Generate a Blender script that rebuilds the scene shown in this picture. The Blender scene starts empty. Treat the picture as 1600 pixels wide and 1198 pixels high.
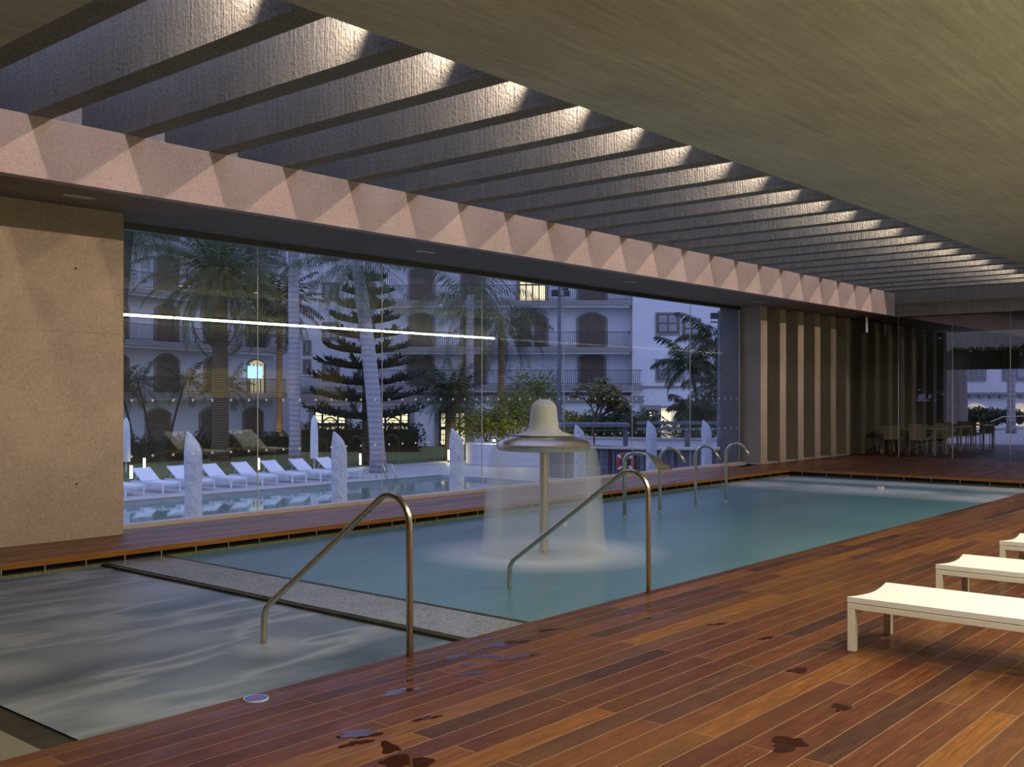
import bpy, bmesh, math, random
from mathutils import Vector, Matrix
R = math.radians
random.seed(7)
SC = bpy.context.scene
COL = SC.collection

# ------------------------------------------------------------------ camera
F_PX = 1611.0
CAM_H = 1.6
YAW = R(-49.5)
cam_d = bpy.data.cameras.new('camera')
cam_d.sensor_width = 36.0
cam_d.lens = 36.0 * F_PX / 1600.0
cam_d.shift_y = 20.0 / 1600.0
cam_d.clip_end = 500
cam = bpy.data.objects.new('camera', cam_d)
cam.location = (0, 0, CAM_H)
cam.rotation_euler = (R(90), 0, YAW)
COL.objects.link(cam)
SC.camera = cam

# ------------------------------------------------------------------ world, colour, lights
SC.view_settings.view_transform = 'Standard'
SC.view_settings.look = 'None'
SC.view_settings.gamma = 1.0
SC.view_settings.use_curve_mapping = False
SC.view_settings.exposure = 0.0
try:
    SC.cycles.max_bounces = 10
    SC.cycles.diffuse_bounces = 4
    SC.cycles.glossy_bounces = 4
    SC.cycles.transparent_max_bounces = 16
    SC.cycles.sample_clamp_indirect = 4.0
    SC.cycles.volume_bounces = 2
    SC.cycles.caustics_reflective = False
    SC.cycles.caustics_refractive = False
except Exception:
    pass
world = bpy.data.worlds.new('dusk')
SC.world = world
world.use_nodes = True
wn = world.node_tree
wn.nodes['Background'].inputs[0].default_value = (0.40, 0.46, 0.84, 1)
wn.nodes['Background'].inputs[1].default_value = 1.55

def add_light(name, kind, loc, energy, col, rot=(0, 0, 0), **kw):
    d = bpy.data.lights.new(name, kind)
    d.energy = energy
    d.color = col
    for k, v in kw.items():
        setattr(d, k, v)
    o = bpy.data.objects.new(name, d)
    o.location = loc
    o.rotation_euler = rot
    COL.objects.link(o)
    return o
WARM = (1.0, 0.90, 0.72)
PINK = (1.0, 0.77, 0.63)
# row of spots washing across the light well from the slab edge onto the parapet and the wall
WELL_LAMPS = [3.36 + 1.0 * i for i in range(1, 25)]
for x in WELL_LAMPS:
    add_light('well_spot', 'SPOT', (x, 5.97, 4.78), 190, PINK, (R(78), 0, R(4)),
              spot_size=R(92), spot_blend=0.9, shadow_soft_size=0.02)
# recessed lamps over the loungers and the deck (out of the picture, above and right of it)
DECK_LAMPS = [0.8, 3.0, 5.2, 7.4, 9.6, 11.8, 14.0, 16.2, 18.4]
for i, x in enumerate(DECK_LAMPS):
    add_light('deck_spot', 'SPOT', (x, 0.9, 4.27), 235 if x < 12 else 225, WARM, (R(8), 0, 0),
              spot_size=R(150) if x < 12 else R(120), spot_blend=0.6, shadow_soft_size=0.10)

# ------------------------------------------------------------------ mesh builder
class MB:
    def __init__(s):
        s.v = []; s.f = []
    def quad(s, a, b, c, d):
        n = len(s.v); s.v += [tuple(a), tuple(b), tuple(c), tuple(d)]; s.f.append((n, n+1, n+2, n+3)); return s
    def tri(s, a, b, c):
        n = len(s.v); s.v += [tuple(a), tuple(b), tuple(c)]; s.f.append((n, n+1, n+2)); return s
    def box(s, x0, x1, y0, y1, z0, z1, M=None):
        n = len(s.v)
        p = [(x0,y0,z0),(x1,y0,z0),(x1,y1,z0),(x0,y1,z0),(x0,y0,z1),(x1,y0,z1),(x1,y1,z1),(x0,y1,z1)]
        if M is not None: p = [tuple(M @ Vector(q)) for q in p]
        s.v += p
        s.f += [(n,n+3,n+2,n+1),(n+4,n+5,n+6,n+7),(n,n+1,n+5,n+4),(n+1,n+2,n+6,n+5),(n+2,n+3,n+7,n+6),(n+3,n,n+4,n+7)]
        return s
    def bar(s, a, b, w, h=None):
        """square bar from a to b"""
        a = Vector(a); b = Vector(b); h = h or w
        d = (b - a); L = d.length
        q = d.to_track_quat('Z', 'Y').to_matrix().to_4x4()
        M = Matrix.Translation(a) @ q
        return s.box(-w/2, w/2, -h/2, h/2, 0, L, M)
    def tube(s, pts, rad, n=8, cap=True, sx=1.0):
        pts = [Vector(p) for p in pts]
        if not isinstance(rad, (list, tuple)): rad = [rad] * len(pts)
        base = len(s.v)
        t0 = (pts[1] - pts[0]).normalized()
        up = Vector((0, 0, 1)) if abs(t0.z) < 0.9 else Vector((1, 0, 0))
        nx = t0.cross(up).normalized()
        for i, p in enumerate(pts):
            if i == 0: t = t0
            elif i == len(pts) - 1: t = (pts[i] - pts[i-1]).normalized()
            else: t = ((pts[i+1] - pts[i]).normalized() + (pts[i] - pts[i-1]).normalized()).normalized()
            nx = (nx - t * nx.dot(t)).normalized()
            ny = t.cross(nx)
            for k in range(n):
                a = 2 * math.pi * k / n
                s.v.append(tuple(p + nx * math.cos(a) * rad[i] * sx + ny * math.sin(a) * rad[i]))
        for i in range(len(pts) - 1):
            for k in range(n):
                k2 = (k + 1) % n
                s.f.append((base+i*n+k, base+i*n+k2, base+(i+1)*n+k2, base+(i+1)*n+k))
        if cap:
            s.f.append(tuple(base + k for k in range(n))[::-1])
            s.f.append(tuple(base + (len(pts)-1)*n + k for k in range(n)))
        return s
    def lathe(s, prof, c=(0, 0, 0), n=32, close=False):
        """prof: list of (r, z)"""
        base = len(s.v)
        for r, z in prof:
            for k in range(n):
                a = 2*math.pi*k/n
                s.v.append((c[0]+r*math.cos(a), c[1]+r*math.sin(a), c[2]+z))
        m = len(prof)
        for i in range(m - 1 if not close else m):
            j = (i + 1) % m
            for k in range(n):
                k2 = (k+1) % n
                s.f.append((base+i*n+k, base+i*n+k2, base+j*n+k2, base+j*n+k))
        if not close:
            if prof[0][0] > 1e-4: s.f.append(tuple(base+k for k in range(n))[::-1])
            if prof[-1][0] > 1e-4: s.f.append(tuple(base+(m-1)*n+k for k in range(n)))
        return s
    def prism(s, poly, axis, d0, d1, M=None):
        """poly: list of 2D points; axis 'y' -> points are (x,z) extruded over y ; 'z' -> (x,y) extruded over z"""
        n = len(s.v); m = len(poly)
        for d in (d0, d1):
            for a, b in poly:
                p = (a, d, b) if axis == 'y' else ((a, b, d) if axis == 'z' else (d, a, b))
                if M is not None: p = tuple(M @ Vector(p))
                s.v.append(p)
        s.f.append(tuple(n+k for k in range(m))); s.f.append(tuple(n+m+k for k in range(m))[::-1])
        for k in range(m):
            k2 = (k+1) % m
            s.f.append((n+k, n+m+k, n+m+k2, n+k2))
        return s
    def build(s, name, mat, parent=None, smooth=False, bevel=0.0, recalc=True):
        me = bpy.data.meshes.new(name)
        me.from_pydata(s.v, [], s.f)
        if len(s.f) < 4000 and recalc:
            bb = bmesh.new(); bb.from_mesh(me); bmesh.ops.recalc_face_normals(bb, faces=bb.faces[:]); bb.to_mesh(me); bb.free()
        me.update()
        if smooth:
            for p in me.polygons: p.use_smooth = True
        me.materials.append(mat)
        o = bpy.data.objects.new(name, me)
        COL.objects.link(o)
        if parent is not None: o.parent = parent
        if smooth == 'auto':
            m = o.modifiers.new('es', 'EDGE_SPLIT'); m.split_angle = R(40)
        if bevel:
            m = o.modifiers.new('bev', 'BEVEL'); m.width = bevel; m.segments = 2; m.limit_method = 'ANGLE'
        return o

def tag(o, label=None, cat=None, group=None, kind=None):
    if label: o['label'] = label
    if cat: o['category'] = cat
    if group: o['group'] = group
    if kind: o['kind'] = kind
    return o
def empty(name, loc, rz=0.0, label=None, cat=None, group=None):
    o = bpy.data.objects.new(name, None); COL.objects.link(o)
    o.location = loc; o.rotation_euler = (0, 0, rz); o.empty_display_size = 0.1
    return tag(o, label, cat, group)
def copy_tree(o, parent=None):
    c = o.copy(); COL.objects.link(c)
    if parent is not None: c.parent = parent
    for ch in o.children: copy_tree(ch, c)
    return c
def struct(name, mb, mat, label=None, parent=None, **kw):
    o = mb.build(name, mat, parent, **kw)
    return tag(o, label, None, None, 'structure')

CY, SY = math.cos(R(40.5)), math.sin(R(40.5))
def W(u, t, z=0.0):
    """world point seen in column u at forward distance t"""
    k = (u - 800) / F_PX
    return Vector((t * (CY + SY * k), t * (SY - CY * k), z))
def G(u, v, z=0.0):
    t = (CAM_H - z) * F_PX / (v - 619.0)
    return W(u, t, z)
def zv(v, t):
    return CAM_H - (v - 619.0) / F_PX * t

# ------------------------------------------------------------------ materials
def mat(name):
    m = bpy.data.materials.new(name); m.use_nodes = True
    nt = m.node_tree
    return m, nt, nt.nodes['Principled BSDF']
def N(nt, t, **kw):
    n = nt.nodes.new(t)
    for k, v in kw.items():
        if k.startswith('i_'): n.inputs[k[2:].replace('_', ' ')].default_value = v
        else: setattr(n, k, v)
    return n
def ramp(nt, src, stops):
    r = nt.nodes.new('ShaderNodeValToRGB')
    e = r.color_ramp.elements
    e.remove(e[1]); e[0].position = 0.0
    for i, (p, c) in enumerate(stops):
        el = e[0] if i == 0 else e.new(max(p, 1e-4))
        if i == 0: el.position = p
        el.color = (c[0], c[1], c[2], 1) if isinstance(c, (tuple, list)) else (c, c, c, 1)
    nt.links.new(src, r.inputs[0])
    return r.outputs[0]
def coords(nt, scale=(1, 1, 1), rot=(0, 0, 0), out='Object'):
    tc = nt.nodes.new('ShaderNodeTexCoord'); mp = nt.nodes.new('ShaderNodeMapping')
    mp.inputs['Scale'].default_value = scale; mp.inputs['Rotation'].default_value = rot
    nt.links.new(tc.outputs[out], mp.inputs[0])
    return mp.outputs[0]
def noise(nt, vec, scale, detail=4, rough=0.55):
    n = nt.nodes.new('ShaderNodeTexNoise')
    n.inputs['Scale'].default_value = scale; n.inputs['Detail'].default_value = detail
    n.inputs['Roughness'].default_value = rough
    nt.links.new(vec, n.inputs['Vector'])
    return n.outputs['Fac']
def mixc(nt, fac, a, b, mode='MIX'):
    m = nt.nodes.new('ShaderNodeMix'); m.data_type = 'RGBA'; m.blend_type = mode
    for i, x in ((0, fac), (6, a), (7, b)):
        if hasattr(x, 'links') or hasattr(x, 'is_linked'): nt.links.new(x, m.inputs[i])
        else: m.inputs[i].default_value = x if i == 0 else ((x[0], x[1], x[2], 1))
    return m.outputs[2]
def math_(nt, op, a, b=None, clamp=False):
    m = nt.nodes.new('ShaderNodeMath'); m.operation = op; m.use_clamp = clamp
    for i, x in ((0, a), (1, b)):
        if x is None: continue
        if hasattr(x, 'is_linked'): nt.links.new(x, m.inputs[i])
        else: m.inputs[i].default_value = x
    return m.outputs[0]
def bump(nt, b, h, strength, dist=0.01):
    n = nt.nodes.new('ShaderNodeBump'); n.inputs['Strength'].default_value = strength
    n.inputs['Distance'].default_value = dist
    nt.links.new(h, n.inputs['Height']); nt.links.new(n.outputs[0], b.inputs['Normal'])
    return n
def plain(name, col, rough=0.5, metal=0.0, spec=0.5, var=0.0, vscale=8.0, em=None, es=0.0):
    m, nt, b = mat(name)
    b.inputs['Roughness'].default_value = rough
    b.inputs['Metallic'].default_value = metal
    b.inputs['Specular IOR Level'].default_value = spec
    v = noise(nt, coords(nt), vscale, 3)
    d = tuple(max(0, c * (1 - var)) for c in col); u_ = tuple(min(1, c * (1 + var)) for c in col)
    c = ramp(nt, v, [(0.3, d), (0.7, u_)])
    nt.links.new(c, b.inputs['Base Color'])
    if em:
        b.inputs['Emission Color'].default_value = (*em, 1); b.inputs['Emission Strength'].default_value = es
    return m

def concrete(name, col, pit=0.5, rough_bump=0.25, boards=False, scale=1.0, vert=False, deep=0.004):
    m, nt, b = mat(name)
    b.inputs['Roughness'].default_value = 0.85
    b.inputs['Specular IOR Level'].default_value = 0.25
    co = coords(nt)
    n1 = noise(nt, co, 0.9 * scale, 5, 0.6)
    c = ramp(nt, n1, [(0.3, tuple(x*0.74 for x in col)), (0.7, tuple(x*1.18 for x in col))])
    n2 = noise(nt, co, 26 * scale, 4, 0.7)
    c = mixc(nt, 0.35, c, ramp(nt, n2, [(0.3, tuple(x*0.6 for x in col)), (0.7, tuple(x*1.3 for x in col))]))
    vo = nt.nodes.new('ShaderNodeTexVoronoi'); vo.inputs['Scale'].default_value = 34 * scale
    nt.links.new(co, vo.inputs['Vector'])
    pits = ramp(nt, vo.outputs['Distance'], [(0.12, 1.0), (0.24, 0.0)])
    msk = ramp(nt, noise(nt, co, 3.0, 3), [(0.40, 0.15), (0.6, 1.0)])
    pf = math_(nt, 'MULTIPLY', math_(nt, 'MULTIPLY', pits, msk), pit)
    c = mixc(nt, pf, c, tuple(x*0.35 for x in col))
    h = n2
    if vert:
        n3 = noise(nt, coords(nt, (14, 14, 1.2)), 2.0, 4, 0.6)
        c = mixc(nt, 0.45, c, ramp(nt, n3, [(0.35, tuple(x*0.72 for x in col)), (0.65, tuple(x*1.2 for x in col))]))
        h = math_(nt, 'ADD', n2, n3)
    if boards:
        co2 = coords(nt)
        br = nt.nodes.new('ShaderNodeTexBrick')
        br.offset = 0.37; br.inputs['Scale'].default_value = 1.0
        br.inputs['Brick Width'].default_value = 2.7; br.inputs['Row Height'].default_value = 0.5
        br.inputs['Mortar Size'].default_value = 0.006
        br.inputs['Color1'].default_value = (0.40, 0.40, 0.40, 1); br.inputs['Color2'].default_value = (0.60, 0.60, 0.60, 1)
        br.inputs['Mortar'].default_value = (0.18, 0.18, 0.18, 1)
        nt.links.new(co2, br.inputs['Vector'])
        c = mixc(nt, 0.28, c, br.outputs['Color'], 'OVERLAY')
        n4 = noise(nt, coords(nt, (0.6, 9, 1)), 1.6, 6, 0.65)
        c = mixc(nt, 0.35, c, ramp(nt, n4, [(0.35, tuple(x*0.65 for x in col)), (0.65, tuple(x*1.3 for x in col))]))
        h = math_(nt, 'ADD', math_(nt, 'MULTIPLY', br.outputs['Fac'], -2.0), n4)
    nt.links.new(c, b.inputs['Base Color'])
    bump(nt, b, h, rough_bump, deep)
    return m

M = {}
M['wall'] = concrete('concrete_warm', (0.40, 0.315, 0.23), pit=0.95)
M['parapet'] = concrete('concrete_parapet', (0.54, 0.43, 0.385), pit=0.95)
M['beam'] = concrete('concrete_beam', (0.34, 0.34, 0.295), pit=0.5, rough_bump=1.0, vert=True, deep=0.05)
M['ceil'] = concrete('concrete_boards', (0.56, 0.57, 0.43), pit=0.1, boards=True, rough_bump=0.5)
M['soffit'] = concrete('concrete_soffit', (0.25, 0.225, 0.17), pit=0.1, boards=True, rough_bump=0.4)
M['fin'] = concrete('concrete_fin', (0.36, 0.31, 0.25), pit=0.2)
M['dark'] = plain('dark_recess', (0.02, 0.02, 0.015), 0.7, var=0.3)

def deck_material():
    m, nt, b = mat('hardwood_deck')
    co = coords(nt)
    br = nt.nodes.new('ShaderNodeTexBrick')
    br.offset = 0.41; br.offset_frequency = 2
    br.inputs['Scale'].default_value = 1.0
    br.inputs['Brick Width'].default_value = 2.15; br.inputs['Row Height'].default_value = 0.142
    br.inputs['Mortar Size'].default_value = 0.0036; br.inputs['Mortar Smooth'].default_value = 0.3
    br.inputs['Bias'].default_value = 0.0
    br.inputs['Color1'].default_value = (0, 0, 0, 1); br.inputs['Color2'].default_value = (1, 1, 1, 1)
    br.inputs['Mortar'].default_value = (0.5, 0.5, 0.5, 1)
    nt.links.new(co, br.inputs['Vector'])
    base = ramp(nt, br.outputs['Color'], [(0.0, (0.050, 0.025, 0.020)), (0.20, (0.110, 0.036, 0.020)), (0.40, (0.150, 0.056, 0.020)),
                                          (0.60, (0.090, 0.028, 0.018)), (0.80, (0.23, 0.095, 0.020)), (1.0, (0.070, 0.034, 0.024))])
    g = noise(nt, coords(nt, (1.3, 26, 26)), 2.2, 6, 0.62)
    c = mixc(nt, 0.8, base, ramp(nt, g, [(0.30, (0.18, 0.16, 0.15)), (0.70, (0.86, 0.78, 0.66))]), 'OVERLAY')
    mt = noise(nt, coords(nt, (2.2, 7, 1)), 2.4, 5, 0.65)
    c = mixc(nt, 0.55, c, ramp(nt, mt, [(0.3, (0.28, 0.26, 0.30)), (0.7, (0.72, 0.68, 0.60))]), 'OVERLAY')
    big = noise(nt, coords(nt, (0.5, 1.5, 1)), 0.8, 4)
    c = mixc(nt, ramp(nt, big, [(0.48, 0.0), (0.72, 0.45)]), c, (0.21, 0.095, 0.018))
    c = mixc(nt, br.outputs['Fac'], c, (0.30, 0.17, 0.08))
    nt.links.new(c, b.inputs['Base Color'])
    rr = ramp(nt, noise(nt, coords(nt, (1, 4, 1)), 1.7, 4), [(0.3, 0.30), (0.7, 0.50)])
    nt.links.new(rr, b.inputs['Roughness'])
    b.inputs['Specular IOR Level'].default_value = 0.35
    h = math_(nt, 'ADD', math_(nt, 'MULTIPLY', br.outputs['Fac'], -1.0), math_(nt, 'MULTIPLY', g, 0.12))
    bump(nt, b, h, 0.5, 0.006)
    return m
M['deck'] = deck_material()
def lip_material():
    m, nt, b = mat('oiled_edge_board')
    g = noise(nt, coords(nt, (0.8, 20, 20)), 2.0, 5)
    c = ramp(nt, g, [(0.3, (0.20, 0.070, 0.010)), (0.7, (0.42, 0.165, 0.020))])
    nt.links.new(c, b.inputs['Base Color']); b.inputs['Roughness'].default_value = 0.4
    return m
M['lip'] = lip_material()

def mosaic(name, c1, c2, grout, size=0.028, algae=0.3):
    m, nt, b = mat(name)
    br = nt.nodes.new('ShaderNodeTexBrick'); br.offset = 0.0
    br.inputs['Scale'].default_value = 1.0
    br.inputs['Brick Width'].default_value = size; br.inputs['Row Height'].default_value = size
    br.inputs['Mortar Size'].default_value = size * 0.09
    br.inputs['Color1'].default_value = (*c1, 1); br.inputs['Color2'].default_value = (*c2, 1); br.inputs['Mortar'].default_value = (*grout, 1)
    nt.links.new(coords(nt), br.inputs['Vector'])
    n = ramp(nt, noise(nt, coords(nt), 3.0, 5), [(0.45, 0.0), (0.7, algae)])
    c = mixc(nt, n, br.outputs['Color'], (0.16, 0.15, 0.05))
    nt.links.new(c, b.inputs['Base Color']); b.inputs['Roughness'].default_value = 0.25
    bump(nt, b, math_(nt, 'MULTIPLY', br.outputs['Fac'], -1.0), 0.4, 0.002)
    return m
M['mosaic'] = mosaic('pale_mosaic', (0.30, 0.30, 0.26), (0.46, 0.46, 0.40), (0.10, 0.10, 0.08))
M['basin'] = mosaic('basin_mosaic', (0.25, 0.38, 0.40), (0.32, 0.45, 0.47), (0.4, 0.45, 0.45), 0.05)
M['waterline'] = mosaic('waterline_mosaic', (0.20, 0.20, 0.12), (0.28, 0.27, 0.16), (0.08, 0.08, 0.04), 0.028, 0.7)

FX, FY = 9.05, 7.26          # fountain
def pool_water(name, spa):
    m, nt, b = mat(name)
    tc = nt.nodes.new('ShaderNodeTexCoord')
    sep = nt.nodes.new('ShaderNodeSeparateXYZ'); nt.links.new(tc.outputs['Object'], sep.inputs[0])
    X, Y = sep.outputs[0], sep.outputs[1]
    if spa:
        base = mixc(nt, ramp(nt, noise(nt, coords(nt), 0.55, 3), [(0.38, 0.0), (0.66, 1.0)]), (0.085, 0.115, 0.145), (0.15, 0.215, 0.28))
        # drifting foam streaks
        d = noise(nt, coords(nt, (0.32, 1.1, 1), (0, 0, R(18))), 1.9, 2, 0.45)
        st = math_(nt, 'ABSOLUTE', math_(nt, 'SUBTRACT', d, 0.52))
        f1 = ramp(nt, st, [(0.0, 0.7), (0.05, 0.34), (0.17, 0.0)])
        d2 = noise(nt, coords(nt, (0.5, 0.7, 1), (0, 0, R(-25))), 1.5, 1.5, 0.4)
        f2 = ramp(nt, d2, [(0.42, 0.0), (0.80, 0.6)])
        foam = math_(nt, 'MAXIMUM', f1, f2)
        for (bx, by, r_) in ((2.98, 5.35, 0.42), (2.9, 6.75, 0.45), (3.7, 9.4, 0.5), (4.4, 6.0, 0.5), (3.9, 7.6, 0.5)):
            dx = math_(nt, 'SUBTRACT', X, bx); dy = math_(nt, 'SUBTRACT', Y, by)
            dd = math_(nt, 'SQRT', math_(nt, 'ADD', math_(nt, 'MULTIPLY', dx, dx), math_(nt, 'MULTIPLY', dy, dy)))
            foam = math_(nt, 'MAXIMUM', foam, ramp(nt, math_(nt, 'DIVIDE', dd, r_), [(0.0, 0.75), (0.45, 0.5), (1.0, 0.0)]))
        fc = (0.46, 0.50, 0.53)
    else:
        base = mixc(nt, ramp(nt, noise(nt, coords(nt, (0.35, 0.7, 1)), 0.9, 3), [(0.35, 0.0), (0.7, 1.0)]), (0.12, 0.26, 0.31), (0.17, 0.34, 0.40))
        dx = math_(nt, 'SUBTRACT', X, FX); dy = math_(nt, 'SUBTRACT', Y, FY)
        dd = math_(nt, 'SQRT', math_(nt, 'ADD', math_(nt, 'MULTIPLY', dx, dx), math_(nt, 'MULTIPLY', dy, dy)))
        wob = math_(nt, 'MULTIPLY', math_(nt, 'SUBTRACT', noise(nt, coords(nt), 2.5, 2), 0.5), 0.10)
        foam = ramp(nt, math_(nt, 'DIVIDE', math_(nt, 'ADD', dd, wob), 1.5), [(0.05, 0.25), (0.25, 0.7), (0.55, 0.72), (0.74, 0.38), (0.98, 0.0)])
        # massage jets by the far end: rows of soft mounds of froth
        d = noise(nt, coords(nt, (0.8, 0.55, 1)), 1.1, 2, 0.5)
        band = ramp(nt, math_(nt, 'DIVIDE', math_(nt, 'SUBTRACT', X, 15.0), 10.0), [(0.27, 0.0), (0.36, 1.0), (0.42, 1.0), (0.475, 0.10), (0.50, 0.2), (0.55, 1.0), (0.60, 0.9), (0.62, 0.2)])
        foam = math_(nt, 'MAXIMUM', foam, math_(nt, 'MULTIPLY', ramp(nt, d, [(0.30, 0.30), (0.54, 1.0)]), band))
        fc = (0.78, 0.81, 0.82)
    c = mixc(nt, foam, base, fc)
    nt.links.new(c, b.inputs['Base Color'])
    b.inputs['Roughness'].default_value = 0.42 if spa else 0.28
    b.inputs['IOR'].default_value = 1.33
    w = noise(nt, coords(nt, (1, 1.6, 1)), 2.2, 3, 0.5)
    bump(nt, b, w, 0.10, 0.05)
    # a little of the basin shows through
    tr = nt.nodes.new('ShaderNodeBsdfTransparent'); tr.inputs[0].default_value = (0.6, 0.85, 0.9, 1)
    mx = nt.nodes.new('ShaderNodeMixShader')
    fac = math_(nt, 'MULTIPLY', math_(nt, 'SUBTRACT', 1.0, foam, True), 0.06)
    nt.links.new(fac, mx.inputs[0]); nt.links.new(b.outputs[0], mx.inputs[1]); nt.links.new(tr.outputs[0], mx.inputs[2])
    nt.links.new(mx.outputs[0], nt.nodes['Material Output'].inputs[0])
    return m
M['spa_water'] = pool_water('spa_water', True)
M['pool_water'] = pool_water('pool_water', False)
def out_water():
    m, nt, b = mat('outdoor_water')
    c = mixc(nt, ramp(nt, noise(nt, coords(nt), 0.3, 3), [(0.3, 0.0), (0.7, 1.0)]), (0.10, 0.20, 0.17), (0.20, 0.33, 0.29))
    nt.links.new(c, b.inputs['Base Color']); b.inputs['Roughness'].default_value = 0.05
    b.inputs['IOR'].default_value = 1.6
    bump(nt, b, noise(nt, coords(nt), 1.2, 2), 0.05, 0.05)
    return m
M['out_water'] = out_water()

def glass(name='window_glass', tint=(0.93, 0.96, 0.97)):
    m, nt, b = mat(name)
    tr = nt.nodes.new('ShaderNodeBsdfTransparent'); tr.inputs[0].default_value = (*tint, 1)
    gl = nt.nodes.new('ShaderNodeBsdfGlossy'); gl.inputs['Roughness'].default_value = 0.0
    gl.inputs[0].default_value = (1, 1, 1, 1)
    fr = nt.nodes.new('ShaderNodeFresnel'); geo = nt.nodes.new('ShaderNodeNewGeometry')
    ior = math_(nt, 'ADD', 1.58, math_(nt, 'MULTIPLY', geo.outputs['Backfacing'], 1 / 1.58 - 1.58))
    nt.links.new(ior, fr.inputs[0])
    mx = nt.nodes.new('ShaderNodeMixShader')
    nt.links.new(fr.outputs[0], mx.inputs[0]); nt.links.new(tr.outputs[0], mx.inputs[1]); nt.links.new(gl.outputs[0], mx.inputs[2])
    nt.links.new(mx.outputs[0], nt.nodes['Material Output'].inputs[0])
    return m
M['glass'] = glass()
M['steel'] = plain('brushed_steel', (0.62, 0.56, 0.45), 0.28, 1.0, var=0.08, vscale=40)
M['dull_steel'] = plain('dull_steel', (0.40, 0.38, 0.33), 0.4, 0.9, var=0.1)
M['cream'] = plain('cream_enamel', (0.80, 0.77, 0.68), 0.4, var=0.02)
M['sling'] = plain('white_sling_fabric', (0.84, 0.84, 0.83), 0.7, var=0.02, vscale=200)
M['white'] = plain('white_enamel', (0.82, 0.84, 0.88), 0.45, var=0.02)
M['seam'] = plain('clear_silicone', (0.55, 0.55, 0.50), 0.3, var=0.05)
M['sill'] = plain('aluminium_sill', (0.46, 0.43, 0.42), 0.45, 0.3, var=0.06)
M['black'] = plain('black_plastic', (0.02, 0.02, 0.02), 0.4)
M['yellow'] = plain('yellow_plaster', (0.80, 0.68, 0.14), 0.7, var=0.08)
M['lampface'] = plain('lamp_lens', (0.9, 0.85, 0.7), 0.4, em=(1.0, 0.85, 0.55), es=14)
M['strip'] = plain('light_strip', (0.9, 0.9, 0.7), 0.4, em=(1.0, 0.94, 0.60), es=34)
M['lens_off'] = plain('lamp_glass_unlit', (0.55, 0.58, 0.70), 0.08, var=0.1)

# ------------------------------------------------------------------ room shell
ZS, ZB = 3.72, 4.32       # soffit, beam underside / ceiling
X0, X1 = -4.0, 27.4
WL = 11.2                 # wall face
GY = 11.78                # glass plane
PN, PF = 4.65, 10.08      # pool edges
SP0, SP1, PL0, PL1 = 2.56, 5.32, 6.04, 21.2
ZW = -0.15

b = MB()
b.box(X0, 36.0, -0.6, PN, -0.05, 0)
b.box(PL1, 36.0, PN, 11.25, -0.05, 0)
b.box(X0, PL1, PF, 11.62, -0.05, 0)
struct('floor', b, M['deck'], 'reddish hardwood plank deck around the indoor pool')
b = MB()
b.box(X0, 36.0, -0.9, PN - 0.06, -0.3, -0.05); b.box(PL1 + 0.12, 36.0, PN - 0.06, 12.3, -0.3, -0.05)
b.box(X0, PL1 + 0.12, PF + 0.12, 12.3, -0.3, -0.05)
struct('trim_1', b, M['dark'], 'dark void under the deck boards')
# oiled edge boards facing the pool
b = MB()
b.box(X0, PL1, PF - 0.035, PF, -0.055, 0.002)
b.box(PL1 - 0.002, PL1 + 0.033, PN, PF, -0.055, 0.002)
lip = struct('trim_2', b, M['lip'], 'orange oiled edge board along the far pool rim')
b = MB()
b.box(X0, PL1 + 0.1, PF + 0.02, PF + 0.12, -1.2, -0.118)
b.box(PL1 + 0.05, PL1 + 0.12, PN, PF + 0.02, -1.2, -0.118)
struct('trim_3', b, M['waterline'], 'mossy mosaic waterline below the far edge board')
bk = MB().box(-0.006, 0.006, -0.02, 0.0, -0.12, -0.05)
b0 = None
x = 2.62
while x < PL1:
    if b0 is None: o = b0 = bk.build('bracket', M['dull_steel'], lip)
    else: o = b0.copy(); COL.objects.link(o)
    o.location = (x, PF - 0.0, 0); x += 0.42
y = PF - 0.3
while y > PN:
    o = b0.copy(); COL.objects.link(o); o.location = (PL1 + 0.0, y, 0); o.rotation_euler = (0, 0, R(-90)); y -= 0.55

# pool basin, water, divider
b = MB()
b.box(SP0 - 0.3, PL1 + 0.1, PN - 0.1, PF + 0.05, -1.30, -1.2)
b.box(SP0 - 0.3, PL1 + 0.1, PN - 0.14, PN - 0.08, -1.2, -0.1)
struct('trim_4', b, M['basin'], 'pale tiled basin of the indoor pool')
tag(MB().quad((SP0, PN - 0.08, ZW), (SP1, PN - 0.08, ZW), (SP1, PF + 0.02, ZW), (SP0, PF + 0.02, ZW)).build('spa_water', M['spa_water']),
    'grey swirling water of the small spa basin in the left foreground', 'water', kind='stuff')
tag(MB().quad((PL0, PN - 0.08, ZW), (PL1 + 0.05, PN - 0.08, ZW), (PL1 + 0.05, PF + 0.02, ZW), (PL0, PF + 0.02, ZW)).build('pool_water', M['pool_water']),
    'blue green milky water of the long indoor pool', 'water', kind='stuff')
b = MB().box(SP1 + 0.045, PL0 - 0.045, PN - 0.08, PF + 0.02, -1.2, -0.115)
dv = struct('divider_ledge', b, M['mosaic'], 'wet mosaic ledge between the spa and the long pool')
M['groove'] = plain('mossy_groove', (0.045, 0.04, 0.015), 0.6, var=0.4)  # even dark brown for the ledge edges and the gutter
b = MB().box(SP1, SP1 + 0.045, PN - 0.08, PF + 0.02, -1.2, -0.125).box(PL0 - 0.045, PL0, PN - 0.08, PF + 0.02, -1.2, -0.112)
b.build('edge_groove', M['groove'], dv)
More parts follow.
